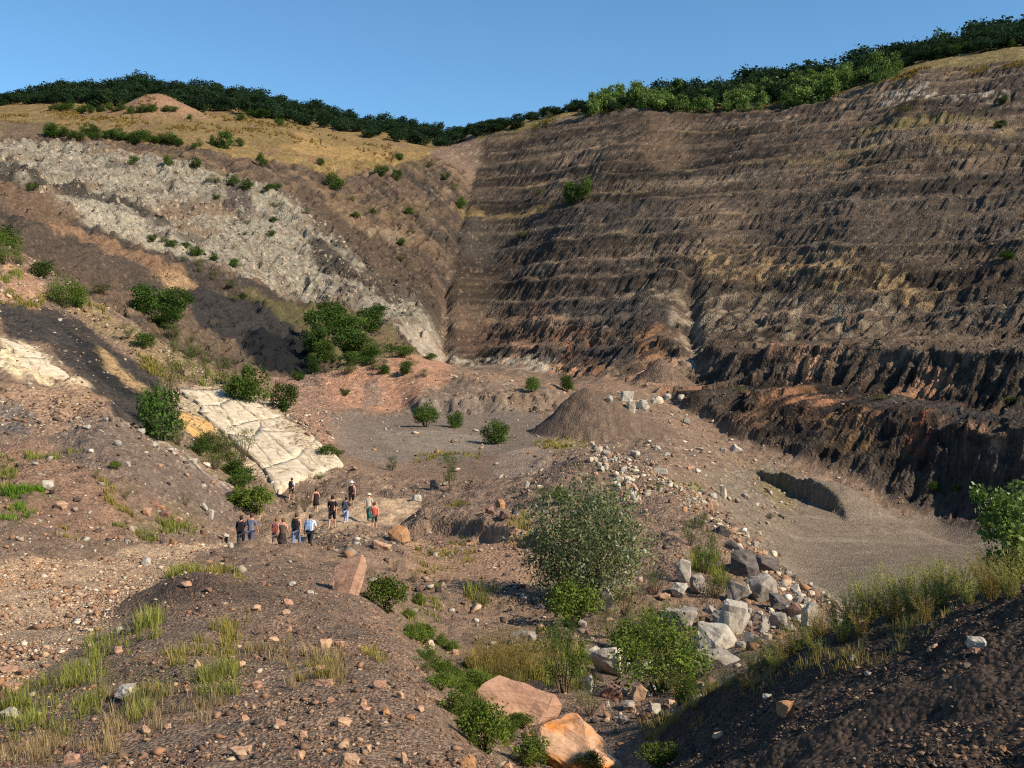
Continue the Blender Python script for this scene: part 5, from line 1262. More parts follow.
# ------------------------------------------------------------------ shrubs of the hillside and the pit
def shrub(px, py, h, w, key, label=None, name='shrub', cat='shrub', ymin=0.0, look=None, group=None):
    b = spot(px, py, ymin); s = b.y / 1000
    if label is None:
        tone = {'bush': 'green', 'darkbush': 'dark green', 'brightbush': 'bright green', 'olivebush': 'grey-green', 'fan': 'upright green', 'wispy': 'thin wispy', 'leafy': 'broad-leaved', 'yellowweed': 'yellowish', 'young': 'slender green', 'youngdome': 'round green'}[key]
        size = 'tiny' if h < 9 else 'small' if h < 15 else 'mid-sized' if h < 26 else 'large'
        label, g2 = nearby(look or f'{size} {tone} {cat}', px, py - h / 2)
        group = group or g2
    return plant(name, key, b, h * s, w * s, label, cat, group, sink=0.03 * h * s)
SH = [(426, 427, 28, 26, 'ball', 'round green bush standing first on the grey pit floor'), (455, 428, 20, 20, 'ball', 'smaller round bush beside the first on the pit floor'), (495, 444, 28, 30, 'ball', 'round green bush nearest the spoil heap on the pit floor'),
      (532, 392, 18, 17, 'ball', 'small round tree on the ledge behind the spoil heap'), (567, 392, 21, 15, 'ball', 'narrow green tree on the ledge behind the spoil heap tip'), (450, 491, 40, 26, 'fan', 'upright loose green shrub on the rubble before the pit floor'), (392, 471, 17, 18, 'fan', 'low fresh green shrub at the pit floor edge'),
      (64, 309, 42, 40, 'brightbush', 'large yellow-green bush on the left spur'), (80, 310, 26, 20, 'bush', None), (44, 278, 20, 26, 'bush', None), (4, 264, 36, 34, 'brightbush', 'bright bush cut by the left picture edge'), (10, 246, 24, 26, 'bush', None), (20, 265, 16, 20, 'olivebush', None),
      (148, 313, 34, 38, 'darkbush', None), (168, 318, 36, 42, 'darkbush', None), (166, 330, 26, 26, 'darkbush', None), (180, 308, 22, 26, 'darkbush', None), (100, 294, 12, 28, 'olivebush', None), (143, 349, 20, 22, 'bush', None), (128, 340, 16, 20, 'fan', None), (190, 356, 18, 14, 'fan', None), (205, 366, 16, 18, 'fan', None),
      (161, 441, 62, 46, 'darkbush', 'tall dark loose bush behind the grey heap crest'), (168, 400, 52, 40, 'wispy', None), (150, 425, 40, 32, 'fan', None), (250, 404, 46, 42, 'bush', 'large green bush on the upper rim of the cream slabs'), (236, 400, 28, 28, 'bush', None), (284, 413, 34, 26, 'darkbush', 'dark upright bush at the lower rim of the cream slabs'), (298, 381, 12, 16, 'darkbush', None),
      (322, 335, 30, 34, 'darkbush', None), (336, 330, 28, 34, 'darkbush', None), (352, 340, 28, 36, 'bush', None), (368, 332, 26, 32, 'darkbush', None), (344, 350, 26, 34, 'darkbush', None), (318, 352, 30, 24, 'darkbush', None), (326, 362, 24, 26, 'bush', None), (360, 350, 20, 32, 'bush', None), (314, 372, 22, 18, 'darkbush', None), (378, 318, 16, 24, 'darkbush', None), (330, 315, 16, 24, 'darkbush', None),
      (378, 354, 16, 30, 'olivebush', None), (402, 358, 15, 24, 'bush', None), (390, 352, 10, 16, 'bush', None), (430, 360, 9, 14, 'bush', None), (345, 396, 9, 9, 'bush', None), (348, 374, 14, 26, 'olivebush', None), (410, 366, 9, 20, 'olivebush', None),
      (330, 458, 15, 26, 'bush', None), (244, 462, 34, 36, 'wispy', None), (222, 462, 36, 38, 'wispy', None), (200, 456, 20, 26, 'bush', None), (236, 478, 22, 30, 'bush', None), (178, 446, 26, 24, 'fan', None), (215, 470, 22, 30, 'olivebush', None),
      (225, 149, 21, 20, 'darkbush', 'dark bush alone on the dry meadow rim'), (213, 146, 12, 10, 'bush', None), (200, 147, 9, 12, 'olivebush', None), (240, 147, 10, 10, 'bush', None), (258, 118, 9, 24, 'darkbush', None), (190, 120, 6, 8, 'bush', None), (280, 126, 9, 14, 'bush', None), (240, 121, 8, 12, 'bush', None),
      (32, 192, 11, 12, 'bush', None), (152, 243, 10, 9, 'bush', None), (165, 243, 6, 10, 'brightbush', None), (173, 246, 8, 14, 'bush', None), (186, 250, 7, 12, 'bush', None), (196, 256, 12, 18, 'bush', None), (213, 261, 9, 10, 'bush', None), (235, 267, 10, 12, 'bush', None),
      (196, 168, 13, 13, 'bush', None), (168, 166, 12, 14, 'bush', None), (133, 165, 11, 12, 'bush', None), (180, 148, 8, 10, 'bush', None), (194, 150, 8, 8, 'bush', None), (262, 166, 17, 11, 'bush', None), (335, 190, 20, 18, 'bush', None), (320, 166, 9, 9, 'bush', None), (381, 176, 12, 14, 'darkbush', None), (397, 180, 13, 10, 'darkbush', None),
      (273, 224, 8, 9, 'bush', None), (232, 184, 12, 14, 'bush', None), (247, 190, 14, 14, 'bush', None), (215, 186, 10, 20, 'olivebush', None), (275, 192, 8, 14, 'bush', None), (216, 199, 8, 8, 'bush', None), (461, 208, 14, 12, 'bush', None), (445, 182, 8, 9, 'bush', None), (410, 215, 8, 10, 'bush', None), (268, 193, 8, 10, 'bush', None), (455, 192, 10, 9, 'olivebush', None),
      (571, 203, 24, 22, 'darkbush', 'dark bush on a bench high in the wall'), (585, 200, 24, 22, 'bush', 'taller bush on the same high bench of the wall'), (538, 196, 9, 16, 'olivebush', None), (524, 237, 7, 26, 'olivebush', None), (1007, 260, 11, 18, 'darkbush', 'lone bush on a bench at the right end of the wall'), (905, 112, 7, 26, 'olivebush', None), (1003, 106, 9, 12, 'darkbush', None), (1000, 128, 9, 14, 'darkbush', None), (935, 495, 14, 12, 'bush', None), (740, 394, 8, 18, 'olivebush', None), (880, 400, 7, 20, 'olivebush', None), (1010, 404, 8, 16, 'bush', None), (955, 495, 8, 10, 'bush', None)]
for (px, py, h, w, key, lab) in SH:
    shrub(px, py, h, w, key, lab)
for i in range(17):
    px = 48 + i * 8 + rnd.uniform(-3, 3)
    shrub(px, 137 + (px - 48) * 0.06 + rnd.uniform(-3, 2), rnd.uniform(9, 17) - abs(px - 80) * 0.02, rnd.uniform(12, 20), rnd.choice(['darkbush', 'bush']), 'dark green bush in the hedge-like row between meadow and crags', 'hedge_bush', 'bush', group='bushes of the meadow row')
for i in range(16):
    px = 52 + i * 8 + rnd.uniform(-3, 3)
    shrub(px, 113 + rnd.uniform(-3, 1), rnd.uniform(6, 11), rnd.uniform(9, 15), 'bush', 'mid-green bush fringing the foot of the far wood', 'edge_bush', 'bush', group='bushes at the wood foot')

# ------------------------------------------------------------------ plants of the near ground
shrub(585, 606, 146, 132, 'willow', 'tall grey-green willow bush in the middle of the picture', 'willow_bush', 'bush')
NP = [(573, 625, 52, 60, 'leafy', 'bright yellow-green shrub in front of the willow'), (385, 612, 42, 46, 'leafy', 'leafy green bush at the foot of the near heap'), (484, 752, 62, 50, 'leafy', 'leafy green plant against the big pink boulder'),
      (565, 694, 72, 78, 'fan', 'feathery fresh green plant between pink and white boulders'), (662, 694, 92, 112, 'brightbush', 'big green bush left of the rockfall'), (650, 655, 46, 44, 'fan', 'upright green plant behind the big bush'), (705, 575, 44, 38, 'fan', 'upright green reeds on the inner side of the rubble ridge'), (716, 600, 30, 30, 'olivebush', 'reddish green low bush below the reeds'), (690, 548, 28, 26, 'fan', None), (702, 528, 18, 16, 'olivebush', None),
      (1006, 585, 98, 84, 'nearshrub', 'glossy green shrub on the bank crest at the right picture edge'), (255, 514, 32, 46, 'leafy', 'pale green bushy plant behind the nearest walkers'), (240, 508, 22, 28, 'leafy', None), (345, 508, 10, 16, 'olivebush', None), (305, 512, 14, 18, 'wispy', None),
      (660, 768, 28, 44, 'leafy', 'leafy plant at the bottom right of the orange-streaked boulder'), (590, 775, 26, 30, 'leafy', 'leafy plant growing before the orange-streaked boulder'), (530, 765, 34, 40, 'leafy', None), (610, 640, 32, 40, 'wispy', None), (625, 615, 30, 34, 'wispy', None), (655, 595, 26, 30, 'wispy', None), (590, 720, 30, 40, 'wispy', None), (482, 608, 24, 30, 'wispy', None), (565, 655, 36, 34, 'fan', None), (520, 690, 20, 30, 'wispy', None),
      (420, 605, 14, 16, 'leafy', None), (410, 640, 16, 22, 'leafy', None), (425, 660, 16, 22, 'leafy', None), (440, 690, 20, 30, 'leafy', None), (455, 715, 24, 34, 'leafy', None), (470, 735, 26, 36, 'leafy', None), (440, 672, 12, 18, 'leafy', None), (408, 618, 10, 16, 'leafy', None), (452, 650, 12, 18, 'leafy', None), (470, 668, 12, 18, 'leafy', None), (428, 635, 10, 14, 'leafy', None),
      (460, 508, 10, 14, 'olivebush', None), (545, 500, 16, 26, 'olivebush', None), (560, 505, 22, 22, 'bush', None), (430, 556, 9, 14, 'wispy', None), (465, 545, 10, 14, 'wispy', None), (320, 480, 8, 12, 'olivebush', None), (115, 472, 10, 14, 'leafy', None), (95, 480, 10, 16, 'wispy', None), (185, 507, 14, 16, 'wispy', None), (125, 500, 12, 18, 'wispy', None), (395, 572, 12, 16, 'wispy', None), (415, 585, 14, 16, 'wispy', None), (770, 520, 7, 10, 'olivebush', None)]
for (px, py, h, w, key, lab) in NP:
    shrub(px, py, h, w, key, lab, 'plant' if w < 40 or 'plant' in (lab or '') else 'shrub', 'plant' if w < 40 or 'plant' in (lab or '') else 'shrub')

# more low greenery where the photo is overgrown
for (x0, y0, x1, y1, n_, keys, hh, what) in [(206, 446, 250, 490, 12, ['bush', 'olivebush', 'wispy', 'fan'], (12, 24), 'low green plant in the overgrown strip under the cream slabs'),
                                       (308, 345, 425, 378, 16, ['olivebush', 'bush', 'darkbush'], (8, 16), 'low bush in the green patch beside the coal tip'),
                                       (415, 640, 520, 745, 26, ['leafy', 'leafy', 'fan'], (12, 24), 'low leafy plant in the green carpet left of the pink boulder'),
                                       (628, 650, 705, 705, 12, ['fan', 'wispy', 'olivebush', 'leafy'], (18, 34), 'low plant in the overgrown gully below the willow'),
                                       (180, 255, 250, 300, 8, ['olivebush', 'bush'], (6, 10), 'tiny bush along the dark seam below the crags'),
                                       (130, 330, 240, 390, 14, ['olivebush', 'wispy', 'fan'], (9, 18), 'low plant on the grassy back of the near spur'),
                                       (240, 160, 440, 260, 14, ['bush', 'olivebush'], (5, 9), 'tiny bush on the brown slope right of the crags')]:
    for i in range(n_):
        t_ = rnd.random(); px = x0 + (x1 - x0) * t_; py = y0 + (y1 - y0) * min(1, max(0, (t_ if (x1 - x0) < 120 else rnd.random()) + rnd.gauss(0, .16)))
        h = rnd.uniform(*hh); b = spot(px, py); s = b.y / 1000
        plant('low_plant', rnd.choice(keys), b, h * s, h * s * rnd.uniform(1.1, 1.7), what, 'plant', what.split(' in ')[-1].split(' on ')[-1].split(' along ')[-1], sink=.03 * h * s)

# feathery weeds along the crest of the dark bank
def weed_mesh(seed, cd, cl, nst=40, hgt=1.0, lean=0.5, rows=34):
    rs = np.random.RandomState(seed); V = []; F = []; T = []; o_ = 0; ST = []
    for s_ in range(nst):
        a_ = rs.uniform(0, 6.28); r_ = 0.16 * math.sqrt(rs.rand()); L_ = hgt * rs.uniform(.55, 1.0); ln = lean * rs.uniform(.2, 1.0); d_ = np.array([math.cos(a_), math.sin(a_), 0])
        b_ = np.array([math.cos(a_) * r_, math.sin(a_) * r_, -0.03])
        ts = np.linspace(0, 1, 5)
        path = b_ + np.stack([d_ * ln * t_ * t_ + np.array([0, 0, L_ * t_]) for t_ in ts])
        ST.append(tube(path, [.006, .005, .004, .003, .001], 3))
        tt = rs.uniform(.12, 1, rows)
        c = b_ + d_[None] * (ln * tt * tt)[:, None] + np.array([0, 0, 1])[None] * (L_ * tt)[:, None] + rs.randn(rows, 3) * .022
        v, f = leaves(c, 0.085, rs, 0.9, 0.11, out=np.repeat(d_[None] * .5, rows, 0))
        tn = rs.rand(rows, 1) * .6 + rs.rand() * .4
        V.append(v); F.append(f + o_); o_ += len(v); T.append(np.repeat(lin(*cd)[None] * (1 - tn) + lin(*cl)[None] * tn, 4, 0))
    sv, sf = join_vf(ST)
    fo = mesh_np('foliage', np.concatenate(V), np.concatenate(F), M_WEED, np.concatenate(T))
    st = mesh_np('stems', sv, sf, M_GRASS, np.repeat(lin(120, 112, 60)[None], len(sv), 0))
    return st, fo
WEED = [weed_mesh(31 + i, (132, 138, 62), (196, 190, 116)) for i in range(3)] + [weed_mesh(41, (132, 114, 62), (184, 158, 98))]
WL = [(1024, 585, 66), (1000, 590, 58), (985, 588, 52), (960, 597, 50), (945, 598, 56), (930, 602, 58), (915, 605, 62), (900, 610, 64), (884, 614, 58), (868, 620, 62), (852, 626, 54), (838, 632, 52), (822, 638, 44), (808, 646, 40), (795, 655, 44), (782, 661, 40), (768, 668, 42), (754, 675, 34), (892, 622, 44), (912, 618, 50), (938, 610, 46), (860, 636, 40), (842, 645, 36), (815, 655, 30), (775, 678, 34), (745, 690, 30), (728, 690, 26), (710, 697, 24), (695, 712, 24), (968, 605, 44), (990, 600, 60), (1010, 600, 54), (925, 622, 34), (872, 604, 40), (950, 588, 44)]
WL.sort()
for i, (px, py, h) in enumerate(WL):
    h *= .70
    b = spot(px, py); s = b.y / 1000
    if b.y > 16: b = Vector(((px - 512) / 1000 * 11.5, 11.5, 0)); b.z = ground(b.x, b.y); s = .0115
    o = empty('weed', b, rnd.uniform(0, 6.28), h * s * 1.15)
    st, fo = WEED[i % 4]
    link('stems', st, o); link('foliage', fo, o)
    tag(o, f'{ORD[i] if i < 18 else ORD[len(WL) - 1 - i]} feathery yellow-green weed from the {"lower left" if i < 18 else "upper right"} end of the dark bank crest', 'weed', 'feathery weeds of the bank crest')
for i, (px, py, h) in enumerate([(488, 672, 40), (505, 676, 44), (520, 672, 42), (536, 680, 36), (475, 676, 30), (548, 672, 30), (512, 684, 34), (496, 684, 30)]):
    b = spot(px, py); s = b.y / 1000
    o = empty('weed', b, rnd.uniform(0, 6.28), (h * s * 1.1,) * 3)
    st, fo = WEED[3]; link('stems', st, o); link('foliage', fo, o)
    tag(o, 'straw-yellow weed in the clump behind the big pink boulder', 'weed', 'straw-yellow weeds of the gully')
print('plants', round(time.time() - T0, 1))

# ------------------------------------------------------------------ grass
def grass(name, patches, label, seed):
    rs = np.random.RandomState(seed); V = []; F = []; T = []; o_ = 0
    for (poly, n, hpx, cd, cl) in patches:
        pl = poly_ul(poly); lo_, hi_ = pl.min(0), pl.max(0); got = 0; tries = 0
        while got < n and tries < n * 12:
            tries += 1
            u = rs.uniform(lo_[0], hi_[0]); l = rs.uniform(lo_[1], hi_[1]); ins = False; kq = len(pl)
            for a_ in range(kq):
                (x1, y1), (x2, y2) = pl[a_], pl[(a_ + 1) % kq]
                if (y1 > l) != (y2 > l) and u < (x2 - x1) * (l - y1) / (y2 - y1) + x1: ins = not ins
            if not ins: continue
            Yc = math.exp(l); xc = (u - 512) / 1000 * Yc
            dens = float(fbm(np.array([xc * 22 / Yc]), np.array([l * 22]), 3, 211)[0])
            if rs.rand() > 0.16 + 1.9 * dens: continue
            got += 1
            nb = rs.randint(5, 12); H = hpx * Yc / 1000 * rs.uniform(.45, 1.15); spread = H * .45
            tn0 = rs.rand()
            for q in range(nb):
                a_ = rs.uniform(0, 6.28); dx, dy = math.cos(a_), math.sin(a_); r_ = spread * rs.rand()
                bx, by = xc + dx * r_, Yc + dy * r_; bz = ground(bx, by) - 0.01
                h_ = H * rs.uniform(.5, 1.0); w_ = max(0.0025, 0.00040 * Yc) * rs.uniform(.6, 1.2); ln = h_ * rs.uniform(.1, .6)
                p0 = np.array([bx, by, bz]); p1 = p0 + [dx * ln * .3, dy * ln * .3, h_ * .6]; p2 = p0 + [dx * ln, dy * ln, h_]
                sd_ = np.array([-dy, dx, 0]) * w_
                V += [p0 - sd_, p0 + sd_, p1 + sd_ * .7, p1 - sd_ * .7, p2 + sd_ * .1, p2 - sd_ * .1]
                F += [(o_, o_ + 1, o_ + 2, o_ + 3), (o_ + 3, o_ + 2, o_ + 4, o_ + 5)]; o_ += 6
                tn = min(1, max(0, .5 * tn0 + .5 * rs.rand())); c = lin(*cd) * (1 - tn) + lin(*cl) * tn
                T += [c * .9, c * .9, c, c, c * 1.1, c * 1.1]
    o = link(name, mesh_np(name, np.array(V), np.array(F), M_GRASS, np.array(T)))
    o['kind'] = 'stuff'; o['label'] = label; o['category'] = 'grass'
GRN = ((92, 98, 44), (160, 158, 82)); DRYG = ((124, 104, 70), (176, 154, 112)); YEL = ((112, 106, 48), (166, 150, 82))
grass('grass', [([(0, 690), (80, 680), (105, 700), (90, 745), (40, 735), (0, 750)], 190, 19, *GRN), ([(125, 700), (165, 690), (168, 705), (130, 725)], 80, 20, *GRN), ([(60, 670), (110, 668), (100, 690), (60, 690)], 60, 22, *GRN), ([(135, 620), (165, 618), (160, 640), (135, 640)], 50, 22, *GRN), ([(85, 640), (130, 632), (130, 660), (90, 665)], 60, 16, *GRN),
                 ([(190, 680), (240, 665), (238, 695), (195, 702)], 90, 22, *GRN), ([(160, 660), (240, 640), (240, 655), (165, 680)], 70, 16, *YEL), ([(190, 640), (250, 620), (250, 635), (200, 655)], 60, 16, *YEL), ([(0, 740), (60, 730), (130, 720), (120, 768), (0, 768)], 150, 21, *DRYG), ([(90, 690), (230, 700), (240, 720), (110, 750)], 120, 22, *DRYG),
                 ([(280, 660), (340, 650), (345, 685), (290, 690)], 110, 18, *DRYG), ([(295, 665), (335, 668), (330, 685), (298, 688)], 60, 16, *YEL), ([(170, 580), (215, 572), (245, 582), (245, 592), (200, 590)], 120, 14, *YEL), ([(165, 572), (200, 568), (205, 585), (170, 588)], 60, 16, *GRN), ([(245, 640), (290, 640), (285, 665), (250, 668)], 50, 14, *DRYG), ([(360, 655), (375, 650), (390, 670), (370, 675)], 30, 12, *YEL)],
      'short green and straw-coloured grass on the near heap', 5)
grass('grass', [([(0, 498), (40, 490), (45, 508), (15, 522), (0, 525)], 140, 11, (66, 100, 26), (120, 150, 50)), ([(25, 455), (80, 450), (75, 460), (30, 463)], 90, 8, *GRN), ([(0, 465), (18, 468), (15, 490), (0, 492)], 60, 9, *GRN), ([(110, 525), (190, 520), (195, 540), (130, 538)], 150, 9, *GRN), ([(100, 480), (130, 490), (135, 520), (110, 510)], 80, 9, *YEL), ([(55, 525), (90, 535), (80, 545), (60, 540)], 30, 9, *YEL),
                 ([(70, 296), (120, 310), (110, 330), (80, 315)], 110, 7, *YEL), ([(0, 296), (45, 302), (45, 308), (0, 308)], 80, 7, *YEL), ([(130, 355), (170, 365), (190, 385), (150, 380)], 120, 8, *YEL), ([(170, 365), (230, 380), (235, 390), (180, 385)], 100, 8, *GRN), ([(0, 275), (22, 276), (20, 285), (0, 285)], 40, 7, *GRN)],
      'patches of green and yellowing grass on the left slopes', 6)
grass('grass', [([(470, 655), (550, 650), (550, 680), (480, 690)], 160, 26, *YEL), ([(430, 640), (520, 720), (500, 750), (450, 700)], 160, 12, *GRN), ([(545, 640), (600, 660), (590, 700), (545, 690)], 140, 24, *GRN), ([(620, 600), (700, 620), (690, 660), (640, 660)], 140, 18, (100, 100, 60), (150, 140, 90)), ([(690, 555), (715, 560), (735, 590), (700, 590)], 120, 18, *GRN), ([(640, 720), (720, 690), (700, 720), (650, 745)], 120, 14, (120, 108, 62), (160, 142, 90)),
                 ([(465, 590), (500, 590), (500, 606), (465, 606)], 40, 16, *GRN), ([(650, 484), (705, 486), (700, 494), (655, 492)], 120, 3, *GRN), ([(530, 440), (590, 441), (560, 450), (535, 448)], 90, 5, *YEL), ([(420, 510), (470, 500), (480, 515), (430, 520)], 60, 7, *YEL), ([(405, 545), (470, 540), (480, 560), (420, 580)], 80, 7, *YEL), ([(400, 600), (440, 590), (440, 640), (410, 640)], 90, 9, *GRN), ([(505, 530), (530, 520), (530, 545), (505, 545)], 50, 9, *YEL),
                 ([(740, 690), (860, 640), (960, 600), (960, 615), (870, 660), (760, 705)], 160, 14, (116, 106, 60), (160, 144, 90)), ([(410, 455), (480, 452), (480, 460), (410, 464)], 60, 5, *YEL)],
      'tufts of grass in the gully and on the dark bank', 7)
grass('meadow_grass', [([(0, 112), (150, 114), (300, 126), (400, 148), (395, 165), (250, 140), (120, 130), (0, 128)], 900, 3.0, (110, 90, 46), (160, 130, 70)), ([(510, 128), (640, 110), (660, 113), (520, 133)], 350, 3.0, (100, 92, 44), (146, 126, 66)), ([(880, 82), (1024, 62), (1024, 70), (880, 92)], 350, 3.2, (110, 94, 44), (156, 128, 68)), ([(690, 105), (850, 90), (850, 98), (690, 116)], 250, 3.0, (96, 92, 40), (160, 136, 66))],
      'dry yellow meadow grass along the rim of the pit', 8)
print('grass', round(time.time() - T0, 1))
# ------------------------------------------------------------------ walkers
def flat_mat(name, c, rough=0.85, var=0.18, scale=14):
    m, N, L, p = mat_base(name, rough, 0.2)
    tc = N.new('ShaderNodeTexCoord'); n = N.new('ShaderNodeTexNoise'); n.inputs['Scale'].default_value = scale; n.inputs['Detail'].default_value = 4
    L.new(tc.outputs['Object'], n.inputs['Vector'])
    r = N.new('ShaderNodeValToRGB'); e = r.color_ramp.elements; cc = lin(*c)
    e[0].position = .3; e[1].position = .7; e[0].color = (*(cc * (1 - var)), 1); e[1].color = (*(cc * (1 + var)), 1)
    L.new(n.outputs['Fac'], r.inputs[0]); L.new(r.outputs[0], p.inputs['Base Color'])
    return m
CM = {}
def cm(c):
    if c not in CM: CM[c] = flat_mat('cloth_%d' % len(CM), c)
    return CM[c]
SKIN = flat_mat('skin', (196, 142, 112), 0.6, 0.08)

def skin_obj(name, pts, edges, rad, mat, parent, root=0, sub=1):
    me = bpy.data.meshes.new(name); me.from_pydata([tuple(p_) for p_ in pts], edges, []); me.update()
    o = bpy.data.objects.new(name, me); col_link(o)
    md = o.modifiers.new('skin', 'SKIN'); md.use_smooth_shade = True
    if not me.skin_vertices: me.skin_vertices.new() if hasattr(me.skin_vertices, 'new') else None
    for i_, r_ in enumerate(rad):
        sv = me.skin_vertices[0].data[i_]
        sv.radius = (r_, r_) if not isinstance(r_, tuple) else r_
        sv.use_root = (i_ == root)
    sb = o.modifiers.new('smooth', 'SUBSURF'); sb.levels = sub; sb.render_levels = sub
    me.materials.append(mat)
    if parent: o.parent = parent
    return o

def lathe(name, prof, mat, parent, loc=(0, 0, 0), n=14, sy=1.0):
    V = []; F = []
    for (r_, z) in prof:
        for k_ in range(n): V.append((r_ * math.cos(6.2832 * k_ / n), sy * r_ * math.sin(6.2832 * k_ / n), z))
    for i_ in range(len(prof) - 1):
        for k_ in range(n): F.append((i_ * n + k_, i_ * n + (k_ + 1) % n, (i_ + 1) * n + (k_ + 1) % n, (i_ + 1) * n + k_))
    o = link(name, mesh_np(name, V, F, mat, smooth=True), parent, loc)
    return o

def person(px, Y, height, heading, label, top, legs, hair=(60, 44, 34), pack=None, bag=None, hat=None, skirt=None, sleeves=True, longlegs=True, phase=1, lean=0.04, wide=1.0):
    x = (px - 512) / 1000 * Y; z = ground(x, Y)
    k_ = height / 1.74
    root = empty('person', Vector((x, Y, z + 0.01)), heading, k_)
    f = (0.15 + 0.10 * rnd.random()) * phase; lean = lean + rnd.uniform(0, .06)
    J = dict(pel=(0, 0, .95), spi=(0, .01 + lean * .4, 1.14), che=(0, lean, 1.36), nek=(0, lean + .01, 1.50), hdb=(0, lean + .03, 1.57), hdm=(0, lean + .04, 1.645), hdt=(0, lean + .03, 1.70))
    P_ = []; E_ = []; Rr = []; ix = {}
    def add(n_, c, r_, par=None):
        ix[n_] = len(P_); P_.append(c); Rr.append(r_)
        if par: E_.append((ix[par], ix[n_]))
    add('pel', J['pel'], (.145 * wide, .11)); add('spi', J['spi'], (.13 * wide, .095), 'pel'); add('che', J['che'], (.155 * wide, .105), 'spi'); add('nek', J['nek'], (.055, .055), 'che')
    add('hdb', J['hdb'], (.068, .08), 'nek'); add('hdm', J['hdm'], (.078, .095), 'hdb'); add('hdt', J['hdt'], (.05, .06), 'hdm')
    add('nose', (0, J['hdm'][1] + .105, 1.625), (.012, .014), 'hdm')
    for s in (-1, 1):
        t_ = 'l' if s < 0 else 'r'; sw = -f * s * .9
        sh = (s * .175 * wide, lean, 1.42); el = (s * .235 * wide, lean + sw * .3 - .03, 1.15); wr = (s * .23 * wide, lean + sw * 1.0 + .04, .93)
        add('sh' + t_, sh, .058, 'che'); add('el' + t_, el, .043, 'sh' + t_); add('wr' + t_, wr, .028, 'el' + t_)
        pm = (wr[0], wr[1] + .02, wr[2] - .075); add('pa' + t_, pm, (.024, .036), 'wr' + t_)
        for q, (dy, L_) in enumerate([(.030, .075), (.012, .085), (-.008, .08), (-.026, .065)]):
            add(f'f{q}' + t_, (pm[0] - s * .004, pm[1] + dy, pm[2] - L_ * .6), .009, 'pa' + t_); add(f'g{q}' + t_, (pm[0] - s * .016, pm[1] + dy + .01, pm[2] - L_), .008, f'f{q}' + t_)
        add('th' + t_, (pm[0] - s * .01, pm[1] + .045, pm[2] + .01), .010, 'pa' + t_); add('ti' + t_, (pm[0] - s * .02, pm[1] + .06, pm[2] - .03), .009, 'th' + t_)
        lf = f * s
        hp = (s * .085 * wide, 0, .90); kn = (s * .095, lf * .75 + .03, .50); an = (s * .095, lf * 1.05 - (.10 if lf < 0 else 0), .085 + (.03 if lf < 0 else 0)); to = (s * .105, an[1] + .15, .035)
        add('hp' + t_, hp, .088 * wide, 'pel'); add('kn' + t_, kn, .056, 'hp' + t_); add('an' + t_, an, .036, 'kn' + t_); add('he' + t_, (an[0], an[1] - .03, .04), .034, 'an' + t_); add('to' + t_, to, (.036, .026), 'an' + t_)
    skin_obj('body', P_, E_, Rr, SKIN, root)
    ix['hem'] = len(P_); P_.append((0, -.005, .80))
    def sub_(names, rads, edges, name, mat):
        m_ = {n_: i_ for i_, n_ in enumerate(names)}
        skin_obj(name, [P_[ix[n_]] for n_ in names], [(m_[a_], m_[b_]) for a_, b_ in edges], rads, mat, root)
    if top is not None:
        nm = ['hem', 'pel', 'spi', 'che', 'shl', 'shr']; rd = [(.165 * wide, .13), (.162 * wide, .126), (.150 * wide, .116), (.172 * wide, .124), .072, .072]; ed = [('hem', 'pel'), ('pel', 'spi'), ('spi', 'che'), ('che', 'shl'), ('che', 'shr')]
        if sleeves: nm += ['ell', 'elr']; rd += [.060, .060]; ed += [('shl', 'ell'), ('shr', 'elr')]
        sub_(nm, rd, ed, 'shirt', cm(top))
    if legs is not None:
        nm = ['pel', 'hpl', 'hpr', 'knl', 'knr']; rd = [(.156 * wide, .122), .106 * wide, .103 * wide, .078, .078]; ed = [('pel', 'hpl'), ('pel', 'hpr'), ('hpl', 'knl'), ('hpr', 'knr')]
        if longlegs: nm += ['anl', 'anr']; rd += [.06, .06]; ed += [('knl', 'anl'), ('knr', 'anr')]
        sub_(nm, rd, ed, 'trousers' if longlegs else 'shorts', cm(legs))
    if skirt: lathe('skirt', [(.15, 1.02), (.175, .92), (.20, .75), (.225, .56), (.215, .56), (.17, .9)], cm(skirt), root, sy=.8)
    for s in ('l', 'r'):
        sub_(['he' + s, 'an' + s, 'to' + s], [.042, .046, (.045, .034)], [('he' + s, 'an' + s), ('an' + s, 'to' + s)], 'shoe', cm((70, 62, 56)))
    if hair:
        hm_ = J['hdm']; V = []; F = []
        prof = [(.02, .10), (.07, .085), (.098, .03), (.10, -.03), (.085, -.09), (.05, -.12)]
        n_ = 12
        for (r_, zz_) in prof:
            for q in range(n_):
                a_ = 6.2832 * q / n_; fr = math.sin(a_) > .3 and zz_ < .05
                V.append((r_ * math.cos(a_) * .9, (r_ * (.62 if fr else 1.12)) * math.sin(a_) + (-.005), zz_))
        for i_ in range(len(prof) - 1):
            for q in range(n_): F.append((i_ * n_ + q, i_ * n_ + (q + 1) % n_, (i_ + 1) * n_ + (q + 1) % n_, (i_ + 1) * n_ + q))
        link('hair', mesh_np('hair', V, F, cm(hair), smooth=True), root, (hm_[0], hm_[1], hm_[2] + .005))
    if hat: lathe('hat', [(.0, .12), (.07, .115), (.10, .07), (.108, .03), (.17, .015), (.17, .008), (.10, .02)], cm(hat), root, (0, J['hdm'][1], J['hdm'][2] + .02))
    if pack:
        # a rucksack is carried: a thing of its own on the back
        b_ = boulderless_pack(pack)
        o = link('backpack', b_, None); o.matrix_world = root.matrix_world
        o.location = root.location; o.rotation_euler = root.rotation_euler; o.scale = root.scale
        tag(o, pack[1], 'backpack')
